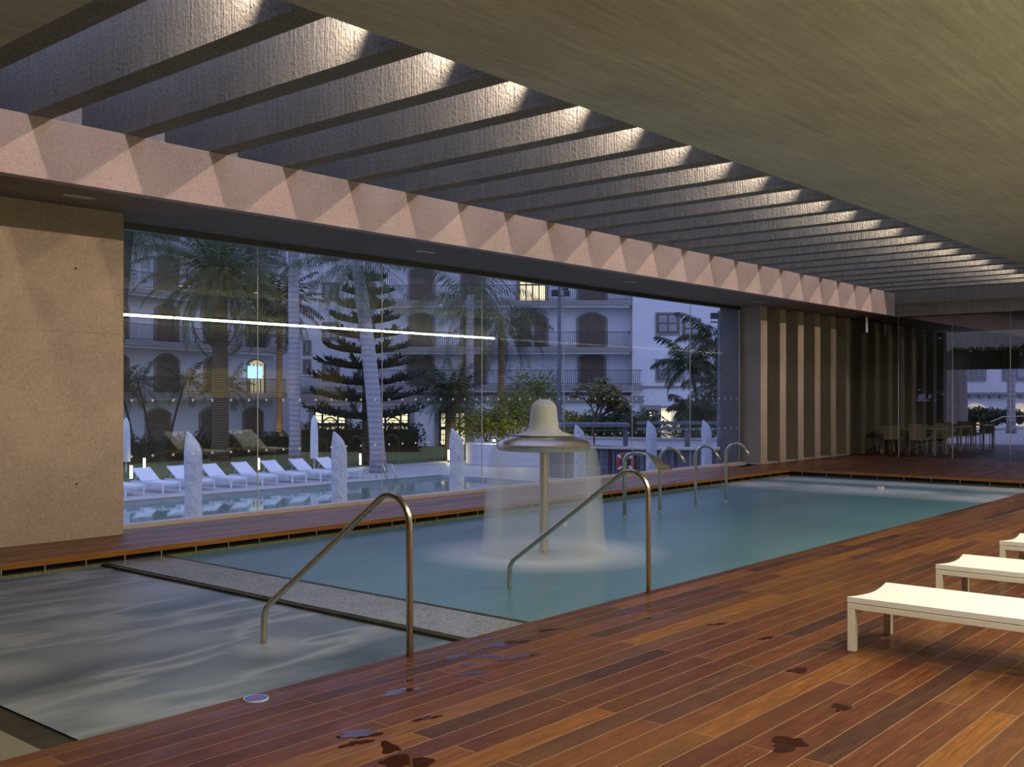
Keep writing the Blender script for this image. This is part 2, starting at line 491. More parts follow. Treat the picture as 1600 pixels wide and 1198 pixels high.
def slat_mat():
    m, nt, b = mat('ribbed_overflow_grille')
    w = nt.nodes.new('ShaderNodeTexWave'); w.bands_direction = 'Y'; w.inputs['Scale'].default_value = 14
    w.inputs['Distortion'].default_value = 0.3
    nt.links.new(coords(nt), w.inputs['Vector'])
    c = ramp(nt, w.outputs['Fac'], [(0.1, (0.14, 0.13, 0.09)), (0.6, (0.42, 0.39, 0.30))])
    nt.links.new(c, b.inputs['Base Color']); bump(nt, b, w.outputs['Fac'], 0.6, 0.01)
    return m
gr = struct('overflow_ledge', MB().box(X0, SP0 - 0.26, PN - 0.08, PF + 0.02, -0.6, -0.10), slat_mat(), 'cream ribbed ledge in the bottom left corner')
MB().box(SP0 - 0.26, SP0, PN - 0.08, PF + 0.02, -1.2, -0.16).build('edge_groove', M['groove'], gr)

# walls
def wall_joints(b):
    return b
b = MB().box(X0, 6.17, WL, 12.3, -0.3, ZS)
wf = struct('wall_left', b, M['wall'], 'warm lit exposed concrete wall left of the glazing')
tie = MB()
for (tx, tz) in ((0.9, 3.0), (2.1, 3.0), (3.3, 3.0), (4.55, 3.02), (5.6, 3.03), (5.61, 0.62), (4.5, 0.62), (3.2, 0.62), (2.0, 1.8), (4.55, 1.8)):
    tie.tube([(tx, WL - 0.001, tz), (tx, WL + 0.01, tz)], 0.014, 8)
tie.box(X0, 6.16, WL - 0.0006, WL, 2.319, 2.321)
tie.build('tie_hole', M['dark'], wf)
struct('wall_back', MB().box(X0 - 0.3, 46.0, -0.9, -0.6, -0.05, ZB), M['soffit'], 'concrete wall behind the loungers')  # unseen length past the hall added to block brightness mirrored in the glazing
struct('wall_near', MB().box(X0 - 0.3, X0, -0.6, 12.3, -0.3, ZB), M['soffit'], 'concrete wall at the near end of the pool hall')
yp = MB().box(15.0, 18.6, -0.599, -0.57, 1.55, 2.35).box(19.4, 20.4, -0.599, -0.57, 1.3, 2.35).box(25.2, 27.2, -0.599, -0.57, 0.3, 3.3)
struct('trim_5', yp, M['yellow'], 'yellow panels on the wall behind the loungers')

# ceiling slabs
b = MB().box(X0, X1, -0.9, 5.8, ZB, ZB + 0.55)
b.box(X0, 3.52, 5.8, 10.9, ZB, ZB + 0.9)
struct('ceiling', b, M['ceil'], 'board marked concrete ceiling slab')
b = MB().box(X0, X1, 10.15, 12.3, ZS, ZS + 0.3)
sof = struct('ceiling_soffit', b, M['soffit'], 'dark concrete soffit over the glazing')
struct('parapet_beam', MB().box(X0, 27.27, 10.0, 10.15, ZS, ZB), M['parapet'], 'long pinkish lit concrete beam above the pool edge')
M['outer'] = concrete('concrete_sky_side', (0.50, 0.48, 0.46), pit=0.3)
struct('wall_well', MB().box(3.52, X1, 10.9, 11.2, ZS + 0.3, 5.6), M['outer'], 'concrete back wall of the light well')
# cross beams
bm = MB().box(0, 0.24, 5.8, 10.9, ZB, ZB + 0.9)
b0 = None
for i in range(24):
    if b0 is None: b0 = o = struct('ceiling_beam', bm, M['beam'], 'concrete cross beam spanning the light well')
    else: o = b0.copy(); COL.objects.link(o)
    o.location = (3.52 + 1.0 * i, 0, 0)
# cross fascia over the end glazing, with its edge strips
b = MB().box(27.27, 27.57, -0.9, 12.3, ZS, ZB + 0.9)
fas = struct('end_fascia', b, M['beam'], 'concrete cross fascia over the end glazing')
MB().box(27.235, 27.27, -0.6, 10.0, 4.03, 4.05).box(27.2, 27.27, -0.6, 10.0, ZS - 0.03, ZS).build('edge_strip', M['fin'], fas)

# main glazing, seven panes with starfish stickers
M['decal'] = plain('frosted_white_sticker', (0.8, 0.82, 0.9), 0.6)
st = MB()
pts = []
for k in range(10):
    a = math.pi/2 + k*math.pi/5; r_ = 0.027 if k % 2 == 0 else 0.009
    pts.append((r_*math.cos(a), r_*math.sin(a)))
st.prism(pts, 'y', -0.001, 0.0)
joints = [6.17, 8.45, 10.73, 13.01, 15.29, 17.57, 19.85, 22.1]
proto = None
for i in range(7):
    xa, xb = joints[i], joints[i+1]
    p = struct('window_%d' % (i+1), MB().box(xa + 0.006, xb - 0.006, GY, GY + 0.012, 0.02, ZS - 0.07), M['glass'], 'tall frameless glass pane')
    if i < 7:
        MB().box(xb - 0.004, xb + 0.004, GY - 0.001, GY + 0.013, 0.02, ZS - 0.07).build('glass_joint', M['seam'], p)
    n = 8
    for row, zz in ((0, 0.86), (1, 1.55)):
        for k in range(n):
            xx = xa + 0.14 + k * 0.285
            if proto is None: proto = o = st.build('star_sticker', M['decal'], p)
            else: o = proto.copy(); COL.objects.link(o); o.parent = p
            o.location = (xx, GY - 0.001, zz)
struct('trim_6', MB().box(6.17, 22.1, 11.60, 11.76, -0.02, 0.05).box(6.17, 22.1, GY - 0.02, GY + 0.06, -0.02, 0.03), M['sill'], 'pale grey metal sill under the long glazing')
struct('trim_7', MB().box(6.17, 22.1, GY - 0.02, GY + 0.06, ZS - 0.075, ZS), M['black'], 'dark head frame over the long glazing')
# finned wall right of the glazing, running past the end glass
M['recess'] = concrete('grey_recess_panel', (0.15, 0.15, 0.155), pit=0.1)  # recess wall coloured darker than the fins
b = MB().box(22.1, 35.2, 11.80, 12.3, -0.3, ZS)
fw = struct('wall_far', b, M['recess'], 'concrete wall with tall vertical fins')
f0 = None
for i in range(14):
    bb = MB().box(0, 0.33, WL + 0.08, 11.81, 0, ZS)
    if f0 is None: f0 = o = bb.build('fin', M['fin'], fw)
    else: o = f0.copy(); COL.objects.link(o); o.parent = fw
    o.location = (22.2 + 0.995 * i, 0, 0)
MB().box(22.1, 27.4, WL + 0.1, 11.81, 0.0, 0.03).build('base_strip', M['sill'], fw)
# end glazing
ys = [11.28, 9.95, 8.57, 7.19, 5.81, 4.43, 3.05, 1.67, 0.29, -0.6]
M['glass_end'] = glass('end_glass', (0.80, 0.80, 0.80))
for i in range(9):
    p = struct('window_%d' % (i+8), MB().box(27.40, 27.412, ys[i+1] + 0.006, ys[i] - 0.006, 0.0, ZS), M['glass_end'], 'glass pane of the end screen')
    MB().box(27.395, 27.42, ys[i+1] - 0.005, ys[i+1] + 0.005, 0, ZS).build('glass_joint', M['seam'], p)
# terrace roof beyond
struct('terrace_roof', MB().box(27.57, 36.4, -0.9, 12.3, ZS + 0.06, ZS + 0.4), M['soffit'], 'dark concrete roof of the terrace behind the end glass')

# wall wash lamps on the slab edge and the recessed deck lamps
def well_lamp():
    r_ = empty('wall_lamp', (0, 0, 0), 0, 'small spot lamp fixed in a bay of the light well', 'lamp', 'spot lamps along the light well')
    MB().box(-0.05, 0.05, 5.80, 5.93, 4.73, 4.83).build('lamp_body', M['dull_steel'], r_, bevel=0.005)
    MB().tube([(0, 5.93, 4.78), (0, 5.945, 4.78)], 0.035, 12).build('lens', M['lampface'], r_)
    return r_
l0 = well_lamp()
for i, x in enumerate(WELL_LAMPS):
    o = l0 if i == 0 else copy_tree(l0)
    o.location = (x, 0, 0)
def down_lamp():
    r_ = empty('ceiling_spotlight', (0, 0, 0), 0, 'round recessed spotlight in the ceiling above the loungers', 'lamp', 'recessed spotlights over the deck')
    MB().lathe([(0.085, 4.315), (0.10, 4.315), (0.10, 4.32)], n=24).build('trim_ring', M['dull_steel'], r_)
    MB().lathe([(0.001, 4.314), (0.05, 4.314), (0.05, 4.319)], n=20).build('lens', M['lampface'], r_)
    return r_
l0 = l_down = down_lamp()
for i, x in enumerate(DECK_LAMPS):
    o = l0 if i == 0 else copy_tree(l0)
    o.location = (x, 0.9, 0)
ls = empty('linear_light', (0, 0, 0), 0, 'long linear light fixed high on the wall behind the loungers', 'lamp')
MB().box(2.0, 27.2, -0.59, -0.55, 3.58, 3.70).build('housing', M['black'], ls)
e = MB(); x = 2.1
while x < 26.5:
    e.box(x, x + 1.72, -0.55, -0.48, 3.61, 3.67); x += 1.8
e.build('diffuser', M['strip'], ls)
# flush unlit lamps in the soffit over the far pool edge
sl_labels = ['flush rectangular lamp in the soffit above the left concrete wall', 'flush rectangular lamp in the soffit above the glazing, left of the fountain',
             'flush rectangular lamp in the soffit above the red lifebuoy', 'flush rectangular lamp in the soffit beside the first wall fins']
for (u, v), lb in zip(((122, 307), (664, 393), (985, 440), (1187, 472)), sl_labels):
    t = (ZS - CAM_H) * F_PX / (619 - v); p = W(u, t)
    r_ = empty('soffit_light', (p.x, p.y, ZS), 0, lb, 'lamp', 'flush lamps in the soffit')
    MB().box(-0.17, 0.17, -0.05, 0.05, -0.008, 0.0).build('frame', M['sill'], r_)
    MB().box(-0.07, 0.07, -0.035, 0.035, -0.012, -0.006).build('lens', M['lens_off'], r_)
sp = empty('speaker', (26.75, 10.6, ZS), R(0), 'slim white and black box speaker hanging under the end of the lit beam', 'speaker')
MB().box(-0.10, 0.10, -0.055, 0.055, -0.45, 0).build('cabinet', M['black'], sp, bevel=0.006)
MB().box(-0.07, 0.07, -0.06, -0.054, -0.43, -0.03).build('grille', M['white'], sp)

# ------------------------------------------------------------------ pool fittings
def arc(c, r, a0, a1, n, ux, uz):
    return [Vector(c) + Vector(ux) * (r * math.cos(R(a0 + (a1 - a0) * i / n))) + Vector(uz) * (r * math.sin(R(a0 + (a1 - a0) * i / n))) for i in range(n + 1)]
def smooth_path(pts, rad, n=8):
    """round the corners of a polyline"""
    pts = [Vector(p) for p in pts]; out = [pts[0]]
    for i in range(1, len(pts) - 1):
        a, p, c = pts[i-1], pts[i], pts[i+1]
        d1 = (a - p).normalized(); d2 = (c - p).normalized()
        ang = d1.angle(d2); L = min(rad[i-1] / math.tan(ang / 2), (a-p).length*0.98, (c-p).length*0.98)
        s, e_ = p + d1 * L, p + d2 * L
        bis = (d1 + d2).normalized(); rr = L * math.tan(ang/2); cc = p + bis * math.sqrt(L*L + rr*rr)
        v1, v2 = s - cc, e_ - cc; tot = v1.angle(v2); ax = v1.cross(v2).normalized()
        for k in range(n + 1):
            out.append(cc + Matrix.Rotation(tot * k / n, 3, ax) @ v1)
    out.append(pts[-1])
    return out
def handrail(x, label):
    r_ = empty('handrail', (x, 0, 0), 0, label, 'handrail', 'steel handrails at the pool edge')
    path = smooth_path([(0, 4.60, -0.45), (0, 4.61, 1.14), (0, 6.09, 0.09), (0, 6.10, -0.5)], [0.17, 0.14], 12)
    MB().tube(path, 0.0212, 16).build('rail_tube', M['steel'], r_, smooth=True)
    return r_
handrail(4.42, 'nearest bent steel handrail, rising from the small spa basin')
handrail(7.10, 'bent steel handrail into the long pool, in front of the fountain')

def swan(x, y, label, blade=False):
    r_ = empty('water_spout', (x, y, ZW), 0, label, 'water spout', 'steel swan neck spouts in the pool')
    if blade:
        path = smooth_path([(0, 0, -0.4), (0, 0, 0.93), (0, -0.36, 0.93)], [0.15], 10)
        MB().tube(path, 0.030, 14).build('neck', M['steel'], r_, smooth=True)
        f = MB()
        secs = [(-0.30, 0.935, 0.03, 0.03), (-0.40, 0.925, 0.055, 0.022), (-0.52, 0.86, 0.13, 0.012), (-0.64, 0.76, 0.19, 0.007), (-0.68, 0.715, 0.20, 0.006)]
        n = 14
        for yy, zz, wx, wz in secs:
            for k in range(n):
                a = 2*math.pi*k/n
                f.v.append((wx*math.cos(a), yy, zz + wz*math.sin(a)))
        for i in range(len(secs)-1):
            for k in range(n):
                f.f.append((i*n+k, i*n+(k+1) % n, (i+1)*n+(k+1) % n, (i+1)*n+k))
        f.f.append(tuple(range((len(secs)-1)*n, len(secs)*n)))
        f.build('fan_nozzle', M['steel'], r_, smooth=True)
    else:
        c = (0, -0.19, 0.78)
        path = [Vector((0, 0, -0.4)), Vector((0, 0, 0.4))] + arc(c, 0.19, 0, 150, 16, (0, 1, 0), (0, 0, 1))
        d = (path[-1] - path[-2]).normalized(); path.append(path[-1] + d * 0.14)
        MB().tube(path, 0.026, 14).build('neck', M['steel'], r_, smooth=True)
    MB().lathe([(0.028, 0), (0.036, 0.0), (0.036, 0.02), (0.028, 0.03)], n=16).build('collar', M['steel'], r_)
    return r_
swan(12.4, 8.45, 'steel swan neck spout ending in a flat fan blade, left of the row', True)
swan(13.3, 8.42, 'second swan neck spout from the left, bent round open tube')
swan(14.28, 8.38, 'third swan neck spout from the left, bent round open tube')
swan(15.3, 8.4, 'rightmost swan neck spout, in front of the edge of the glazing')
p = G(882, 822, ZW)
o = MB().lathe([(0.001, 0.10), (0.030, 0.10), (0.034, 0.08), (0.034, -0.2)], n=16).build('floor_jet', M['cream'], smooth='auto')
o.location = (p.x, p.y, ZW); tag(o, 'short pale round jet stub standing in the water behind the fountain post', 'jet')
p = G(1376, 764, ZW)
o = MB().box(-0.06, 0.06, -0.05, 0.05, -0.1, 0.05).build('skimmer_box', M['cream'], bevel=0.01)
o.location = (p.x, p.y, ZW); tag(o, 'small pale box amid the froth at the far end of the pool', 'skimmer')

# mushroom fountain
fo = empty('mushroom_fountain', (FX, FY, ZW), 0, 'steel mushroom fountain with a broad disc cap pouring water into the pool', 'fountain')
MB().tube([(0, 0, -0.6), (0, 0, 1.20)], 0.051, 24).build('post', M['steel'], fo, smooth='auto')
cap = [(0.052, 1.155), (0.46, 1.14), (0.515, 1.15), (0.535, 1.19), (0.535, 1.215), (0.50, 1.255), (0.36, 1.30), (0.20, 1.335), (0.10, 1.35), (0.001, 1.35)]
MB().lathe(cap, n=64).build('cap', M['steel'], fo, smooth='auto')
def water_vol(name, dens, col=(0.95, 0.97, 0.95)):
    m = bpy.data.materials.new(name); m.use_nodes = True; nt = m.node_tree
    nt.nodes.remove(nt.nodes['Principled BSDF'])
    v = nt.nodes.new('ShaderNodeVolumePrincipled'); v.inputs['Color'].default_value = (*col, 1)
    v.inputs['Density'].default_value = dens; v.inputs['Anisotropy'].default_value = 0.2
    nt.links.new(v.outputs[0], nt.nodes['Material Output'].inputs['Volume'])
    return m
blob = [(0.001, 1.355), (0.34, 1.312), (0.30, 1.325), (0.215, 1.35), (0.172, 1.39), (0.163, 1.46), (0.155, 1.52), (0.15, 1.60), (0.13, 1.66), (0.09, 1.70), (0.04, 1.716), (0.001, 1.718)]
def froth_mat():
    m, nt, b = mat('frothing_water')
    b.inputs['Base Color'].default_value = (0.78, 0.79, 0.74, 1); b.inputs['Roughness'].default_value = 0.6
    b.inputs['Subsurface Weight'].default_value = 0.4; b.inputs['Subsurface Radius'].default_value = (0.1, 0.1, 0.1)
    tr = nt.nodes.new('ShaderNodeBsdfTransparent'); mx = nt.nodes.new('ShaderNodeMixShader'); mx.inputs[0].default_value = 0.2
    nt.links.new(b.outputs[0], mx.inputs[1]); nt.links.new(tr.outputs[0], mx.inputs[2]); nt.links.new(mx.outputs[0], nt.nodes['Material Output'].inputs[0])
    return m
M['froth'] = froth_mat()
MB().lathe(blob, n=40).build('water_plume', M['froth'], fo, smooth=True)
M['veil'] = water_vol('falling_water', 1.5)
for k, (ro, ri) in enumerate(((0.60, 0.50),)):
    prof = [(0.525, 1.235), (0.57, 1.22), (0.61, 1.12), (0.645, 0.90), (0.67, 0.55), (0.69, 0.2), (0.72, 0.01), (0.50, 0.01), (0.50, 0.2), (0.49, 0.55), (0.485, 0.9), (0.50, 1.13)]
    MB().lathe(prof, n=48, close=True).build('water_curtain', M['veil'], fo, smooth=True)

# depth marker disc on the deck rim
p = G(400, 1092)
dm = empty('marker_disc', (p.x, p.y + 0.0, 0), 0, 'round blue enamel marker disc on the pool rim left of the nearest handrail', 'marker')
M['bluedisc'] = plain('blue_enamel', (0.10, 0.15, 0.60), 0.5, var=0.1)
MB().lathe([(0.062, 0.0), (0.062, 0.006), (0.058, 0.008), (0.001, 0.008)], n=28).build('disc', M['bluedisc'], dm)
MB().lathe([(0.063, 0.0), (0.066, 0.0), (0.066, 0.007), (0.063, 0.007)], n=28, close=True).build('rim', M['white'], dm)
M['redink'] = plain('red_marking', (0.55, 0.05, 0.08), 0.3)
MB().box(-0.022, 0.022, -0.012, 0.012, 0.008, 0.009).build('mark', M['redink'], dm)

# puddles
def puddle_mat():
    m, nt, b = mat('puddle_water')
    b.inputs['Base Color'].default_value = (0.045, 0.014, 0.006, 1)
    b.inputs['Roughness'].default_value = 0.02; b.inputs['IOR'].default_value = 1.22
    bump(nt, b, noise(nt, coords(nt), 6, 2), 0.05, 0.01)
    return m
M['puddle'] = puddle_mat()
PUD = [(787,1006,.17,.05,'long violet puddle nearest the end of the mosaic ledge'),(755,1000,.07,.025,'small violet puddle touching the pool rim by the mosaic ledge'),
 (710,1026,.07,.04,'small ragged puddle right of the nearest handrail foot'),(759,1025,.06,.05,'twin lobed puddle behind the bright violet triangle one'),
 (810,1026,.14,.03,'long thin violet puddle, right end of the group by the ledge'),(729,1039,.04,.025,'tiny oval puddle amid the group by the ledge'),
 (741,1051,.085,.035,'triangular bright violet puddle below the group by the ledge'),(647,1062,.06,.02,'thin slanting puddle just below the nearest handrail foot'),
 (625,1080,.085,.05,'dark puddle reflecting the handrail'),(666,1122,.075,.022,'small flat violet puddle on an orange plank'),
 (560,1147,.11,.05,'largest bright violet puddle near the bottom edge'),(556,1161,.07,.03,'small dark puddle below the largest violet one'),
 (633,1190,.10,.08,'ragged brown wet patch at the bottom edge'),(609,1168,.05,.06,'narrow brown wet patch right of the largest violet puddle'),
 (857,984,.07,.03,'small brown puddle on the rim between the two handrails'),(985,957,.14,.02,'thin violet puddle in front of the second handrail foot'),
 (1030,964,.14,.018,'thin violet streak of water right of the second handrail foot'),(1120,975,.07,.02,'brown droplet patch left of the first lounger, farthest from it'),
 (1197,997,.06,.025,'brown wet spot left of the first lounger leg'),(1247,1047,.085,.035,'dark oval wet spot below the first lounger leg on the left'),
 (1315,1105,.07,.04,'brown wet spot directly below the first lounger leg'),(1232,1162,.11,.07,'large splashed brown wet patch at the bottom right'),(1280,1015,.07,.02,'faint wet streak beside the first lounger leg')]
for i, (u, v, rx, ry, lb) in enumerate(PUD):
    rnd = random.Random(i * 13 + 5); p = G(u, v)
    n = 30; ph = [rnd.uniform(0, 6.28) for _ in range(5)]
    poly = []
    for k in range(n):
        a = 2*math.pi*k/n
        r_ = 1 + 0.30*math.sin(2*a+ph[0]) + 0.22*math.sin(3*a+ph[1]) + 0.16*math.sin(5*a+ph[2]) + 0.10*math.sin(8*a+ph[3])
        poly.append((rx*r_*math.cos(a), ry*r_*math.sin(a)))
    mb = MB().prism(poly, 'z', 0.0, 0.0016)
    o = mb.build('puddle', M['puddle'])
    o.location = (p.x, p.y, 0.0); o.rotation_euler = (0, 0, R(-18 + rnd.uniform(-12, 12)))
    tag(o, lb + ' on the deck' if len(lb.split()) < 13 else lb, 'puddle', 'puddles on the deck')

# ------------------------------------------------------------------ loungers
def make_lounger(fm, sm, label, group, raised=34, name='sun_lounger'):
    """foot end at y=0 front-left corner x=0; runs to -y, 2 m long"""
    r_ = empty(name, (0, 0, 0), 0, label, 'sun lounger', group)
    w, L, H, s = 0.65, 2.0, 0.345, 0.042
    f = MB()
    f.box(0, s, -L, 0, H-0.076, H-0.039); f.box(w-s, w, -L, 0, H-0.076, H-0.039)
    f.box(s, w-s, -s, 0, H-0.076, H-0.039); f.box(s, w-s, -L, -L+s, H-0.076, H-0.039)
    f.box(s, w-s, -1.25, -1.25+s, H-0.076, H-0.039)
    f.build('frame', fm, r_, bevel=0.003)
    for (xx, yy) in ((0, 0), (w-0.048, 0), (0, -L+0.048), (w-0.048, -L+0.048)):
        MB().box(xx, xx+0.048, yy-0.048, yy, 0.006, H-0.076).box(xx+0.004, xx+0.044, yy-0.044, yy-0.004, 0, 0.006).build('leg', fm, r_, bevel=0.003)
    def sling(y0, y1, M_=None):
        mb = MB(); nx, ny = 10, 8
        for lay in (0, 1):
            for j in range(ny + 1):
                for i in range(nx + 1):
                    a = i/nx; q = j/ny
                    sag = 0.016 * math.sin(math.pi*a)
                    inset = 0.03 * math.sin(math.pi*a) if j == 0 else (0.015 if 0 else 0)
                    yy = y0 + (y1-y0)*q - (inset if j == 0 else 0)
                    pnt = Vector((w*a, yy, (H if lay == 0 else H-0.034) - sag))
                    if M_ is not None: pnt = M_ @ pnt
                    mb.v.append(tuple(pnt))
        S = (nx+1)*(ny+1)
        for j in range(ny):
            for i in range(nx):
                q = j*(nx+1)+i
                mb.f.append((q, q+1, q+nx+2, q+nx+1)); mb.f.append((S+q, S+q+nx+1, S+q+nx+2, S+q+1))
        for j in range(ny):
            for i in (0, nx):
                q = j*(nx+1)+i; mb.f.append((q, q+nx+1, S+q+nx+1, S+q))
        for i in range(nx):
            for j in (0, ny):
                q = j*(nx+1)+i; mb.f.append((q, q+1, S+q+1, S+q))
        return mb
    sling(0, -1.24).build('seat_panel', sm, r_, smooth='auto')
    Mr = Matrix.Translation((0, -1.25, H)) @ Matrix.Rotation(R(-raised), 4, 'X') @ Matrix.Translation((0, 1.25, -H))
    sling(-1.25, -2.0, Mr).build('backrest', sm, r_, smooth='auto')
    for xx in (0.10, w-0.10):
        a = Mr @ Vector((xx, -1.72, H-0.03)); MB().bar(a, (xx, -1.86, H-0.05), 0.018).build('brace', fm, r_)
    return r_
L_ = ['nearest white sun lounger, its whole foot end and two legs in view', 'second white sun lounger from the front, cut by the right edge',
      'third white sun lounger, farthest of those at the right edge']
lp = make_lounger(M['cream'], M['sling'], L_[0], 'white loungers on the deck')
L_ += ['left one of the two loungers mirrored in the glazing', 'right one of the two loungers mirrored in the glazing']
for i, (lx_, ly_) in enumerate(((6.28, 2.60), (7.925, 2.60), (9.57, 2.60), (13.3, 3.2), (15.0, 3.35))):
    o = lp if i == 0 else copy_tree(lp)
    o.location = (lx_, ly_, 0)
    o['label'] = L_[i]

# ------------------------------------------------------------------ terrace tables and chairs behind the end glass
M['chairc'] = plain('pale_aluminium', (0.60, 0.57, 0.44), 0.5, var=0.03)
def make_table():
    r_ = empty('dining_table', (0, 0, 0), 0, None, 'table', 'long tables on the terrace')
    MB().box(0, 1.0, 0, 1.5, 0.70, 0.735).build('tabletop', M['chairc'], r_, bevel=0.003)
    for xx in (0, 0.95):
        for yy in (0, 1.45):
            MB().box(xx, xx+0.05, yy, yy+0.05, 0, 0.70).build('leg', M['chairc'], r_)
    return r_
def make_chair():
    r_ = empty('terrace_chair', (0, 0, 0), 0, None, 'chair', 'chairs at the terrace tables')
    MB().box(-0.22, 0.22, -0.22, 0.22, 0.43, 0.46).build('seat', M['chairc'], r_, bevel=0.004)
    MB().quad((-0.22, -0.255, 0.42), (0.22, -0.255, 0.42), (0.22, -0.30, 0.80), (-0.22, -0.30, 0.80)).build('backrest', M['chairc'], r_)
    bk = r_.children[-1]; m_ = bk.modifiers.new('s', 'SOLIDIFY'); m_.thickness = 0.015
    for xx in (-0.22, 0.22):
        MB().tube([(xx, -0.27, 0), (xx, -0.24, 0.45), (xx, -0.295, 0.80)], 0.011, 8).build('leg', M['chairc'], r_)
        MB().tube([(xx, 0.24, 0), (xx, 0.20, 0.62), (xx, -0.27, 0.64)], 0.011, 8).build('leg', M['chairc'], r_)
    return r_
tp = make_table(); cp = make_chair(); first = True
tl = ['nearest terrace table behind the end glass', 'middle terrace table behind the end glass', 'farthest terrace table behind the end glass']
for i, tx in enumerate((28.62, 30.85, 33.0)):
    o = tp if i == 0 else copy_tree(tp); o.location = (tx, 9.4, 0); o['label'] = tl[i]
    for j, yy in enumerate((10.42, 9.72)):
        for side in (0, 1):
            c = cp if first else copy_tree(cp); first = False
            c.location = (tx - 0.18 if side == 0 else tx + 1.18, yy, 0)
            c.rotation_euler = (0, 0, R(-90) if side == 0 else R(90))
            c['label'] = ('pale chair on the %s side of the %s, %s' % (('near', 'far')[side], tl[i].replace(' behind the end glass', ''),
                          ('next to the finned wall', 'farther from the finned wall')[j]))
pl = empty('planter', (36.2, 0, 2.5), 0, 'long hanging planter beam with trailing greenery beyond the terrace', 'planter')
MB().box(0, 0.5, -2.0, 11.7, 0.0, 0.62).build('trough', M['soffit'], pl)

# ================================================================== outdoors
GZ = -1.5
M['paving'] = plain('grey_paving', (0.42, 0.42, 0.44), 0.6, var=0.1, vscale=2)
M['coping'] = plain('stone_coping', (0.50, 0.47, 0.42), 0.6, var=0.1)
M['grass'] = plain('lawn', (0.10, 0.13, 0.035), 0.9, var=0.35, vscale=3)
M['stucco'] = plain('white_stucco', (0.74, 0.75, 0.80), 0.85, var=0.03, vscale=0.6)
M['stone'] = plain('grey_stone_trim', (0.28, 0.26, 0.25), 0.8, var=0.12)
M['shutter'] = plain('brown_shutter', (0.15, 0.11, 0.08), 0.6, var=0.15, vscale=3)
M['iron'] = plain('dark_iron', (0.035, 0.035, 0.045), 0.5, 0.3)
M['curtain'] = plain('curtained_pane', (0.30, 0.32, 0.36), 0.3, var=0.25, vscale=1.5)
M['lit'] = plain('lit_room_pane', (0.8, 0.7, 0.5), 0.5, var=0.2, vscale=0.8, em=(1.0, 0.80, 0.42), es=1.5)
M['lit_soft'] = plain('lit_interior_wall', (0.75, 0.68, 0.5), 0.7, var=0.1, em=(1.0, 0.80, 0.45), es=0.5)
M['screen'] = plain('glowing_screen', (0.3, 0.6, 0.9), 0.4, em=(0.45, 0.75, 1.0), es=1.4)
M['glow'] = plain('glowing_bollard_tube', (1, 0.9, 0.7), 0.4, em=(1.0, 0.86, 0.52), es=14)
M['canvas'] = plain('pale_canvas_cover', (0.60, 0.63, 0.70), 0.75, var=0.08, vscale=3)
_nt = M['canvas'].node_tree
bump(_nt, _nt.nodes['Principled BSDF'], noise(_nt, coords(_nt, (3.0, 3.0, 1.2), (0.5, 0.4, 0)), 3.0, 4, 0.6), 1.0, 0.12)
M['slatwall'] = plain('blue_grey_slat_wall', (0.22, 0.26, 0.32), 0.6, var=0.15, vscale=6)
M['blueframe'] = plain('blue_grey_timber', (0.13, 0.14, 0.175), 0.6, var=0.1)
M['red'] = plain('red_lifebuoy', (0.36, 0.05, 0.05), 0.5)

PX0, PX1, PY0, PY1 = 2.0, 29.0, 18.8, 28.45
b = MB()
b.box(-30, 100, 12.3, PY0, GZ - 0.4, GZ); b.box(-30, PX0, PY0, PY1, GZ - 0.4, GZ); b.box(PX1, 100, PY0, PY1, GZ - 0.4, GZ)
b.box(-30, 100, PY1, 34.5, GZ - 0.4, GZ)
struct('terrace_paving', b, M['paving'], 'grey paving round the outdoor pool')
struct('lawn', MB().box(-30, 140, 34.5, 140, GZ - 0.4, GZ + 0.0), M['grass'], 'green lawn between the outdoor pool and the hotel')
b = MB().box(PX0 - 0.3, PX1 + 0.3, PY1 - 0.02, PY1 + 0.35, GZ, GZ + 0.03).box(PX1, PX1 + 0.35, PY0, PY1, GZ, GZ + 0.03)
struct('pool_coping', b, M['coping'], 'stone coping of the outdoor pool')
tag(MB().quad((PX0, PY0, GZ - 0.1), (PX1, PY0, GZ - 0.1), (PX1, PY1, GZ - 0.1), (PX0, PY1, GZ - 0.1)).build('outdoor_water', M['out_water']),
    'still green blue water of the outdoor pool', 'water', kind='stuff')
struct('upper_ground', MB().box(36.8, 95, -25, 15.5, -0.5, -0.01), M['paving'], 'paved ground beyond the terrace')

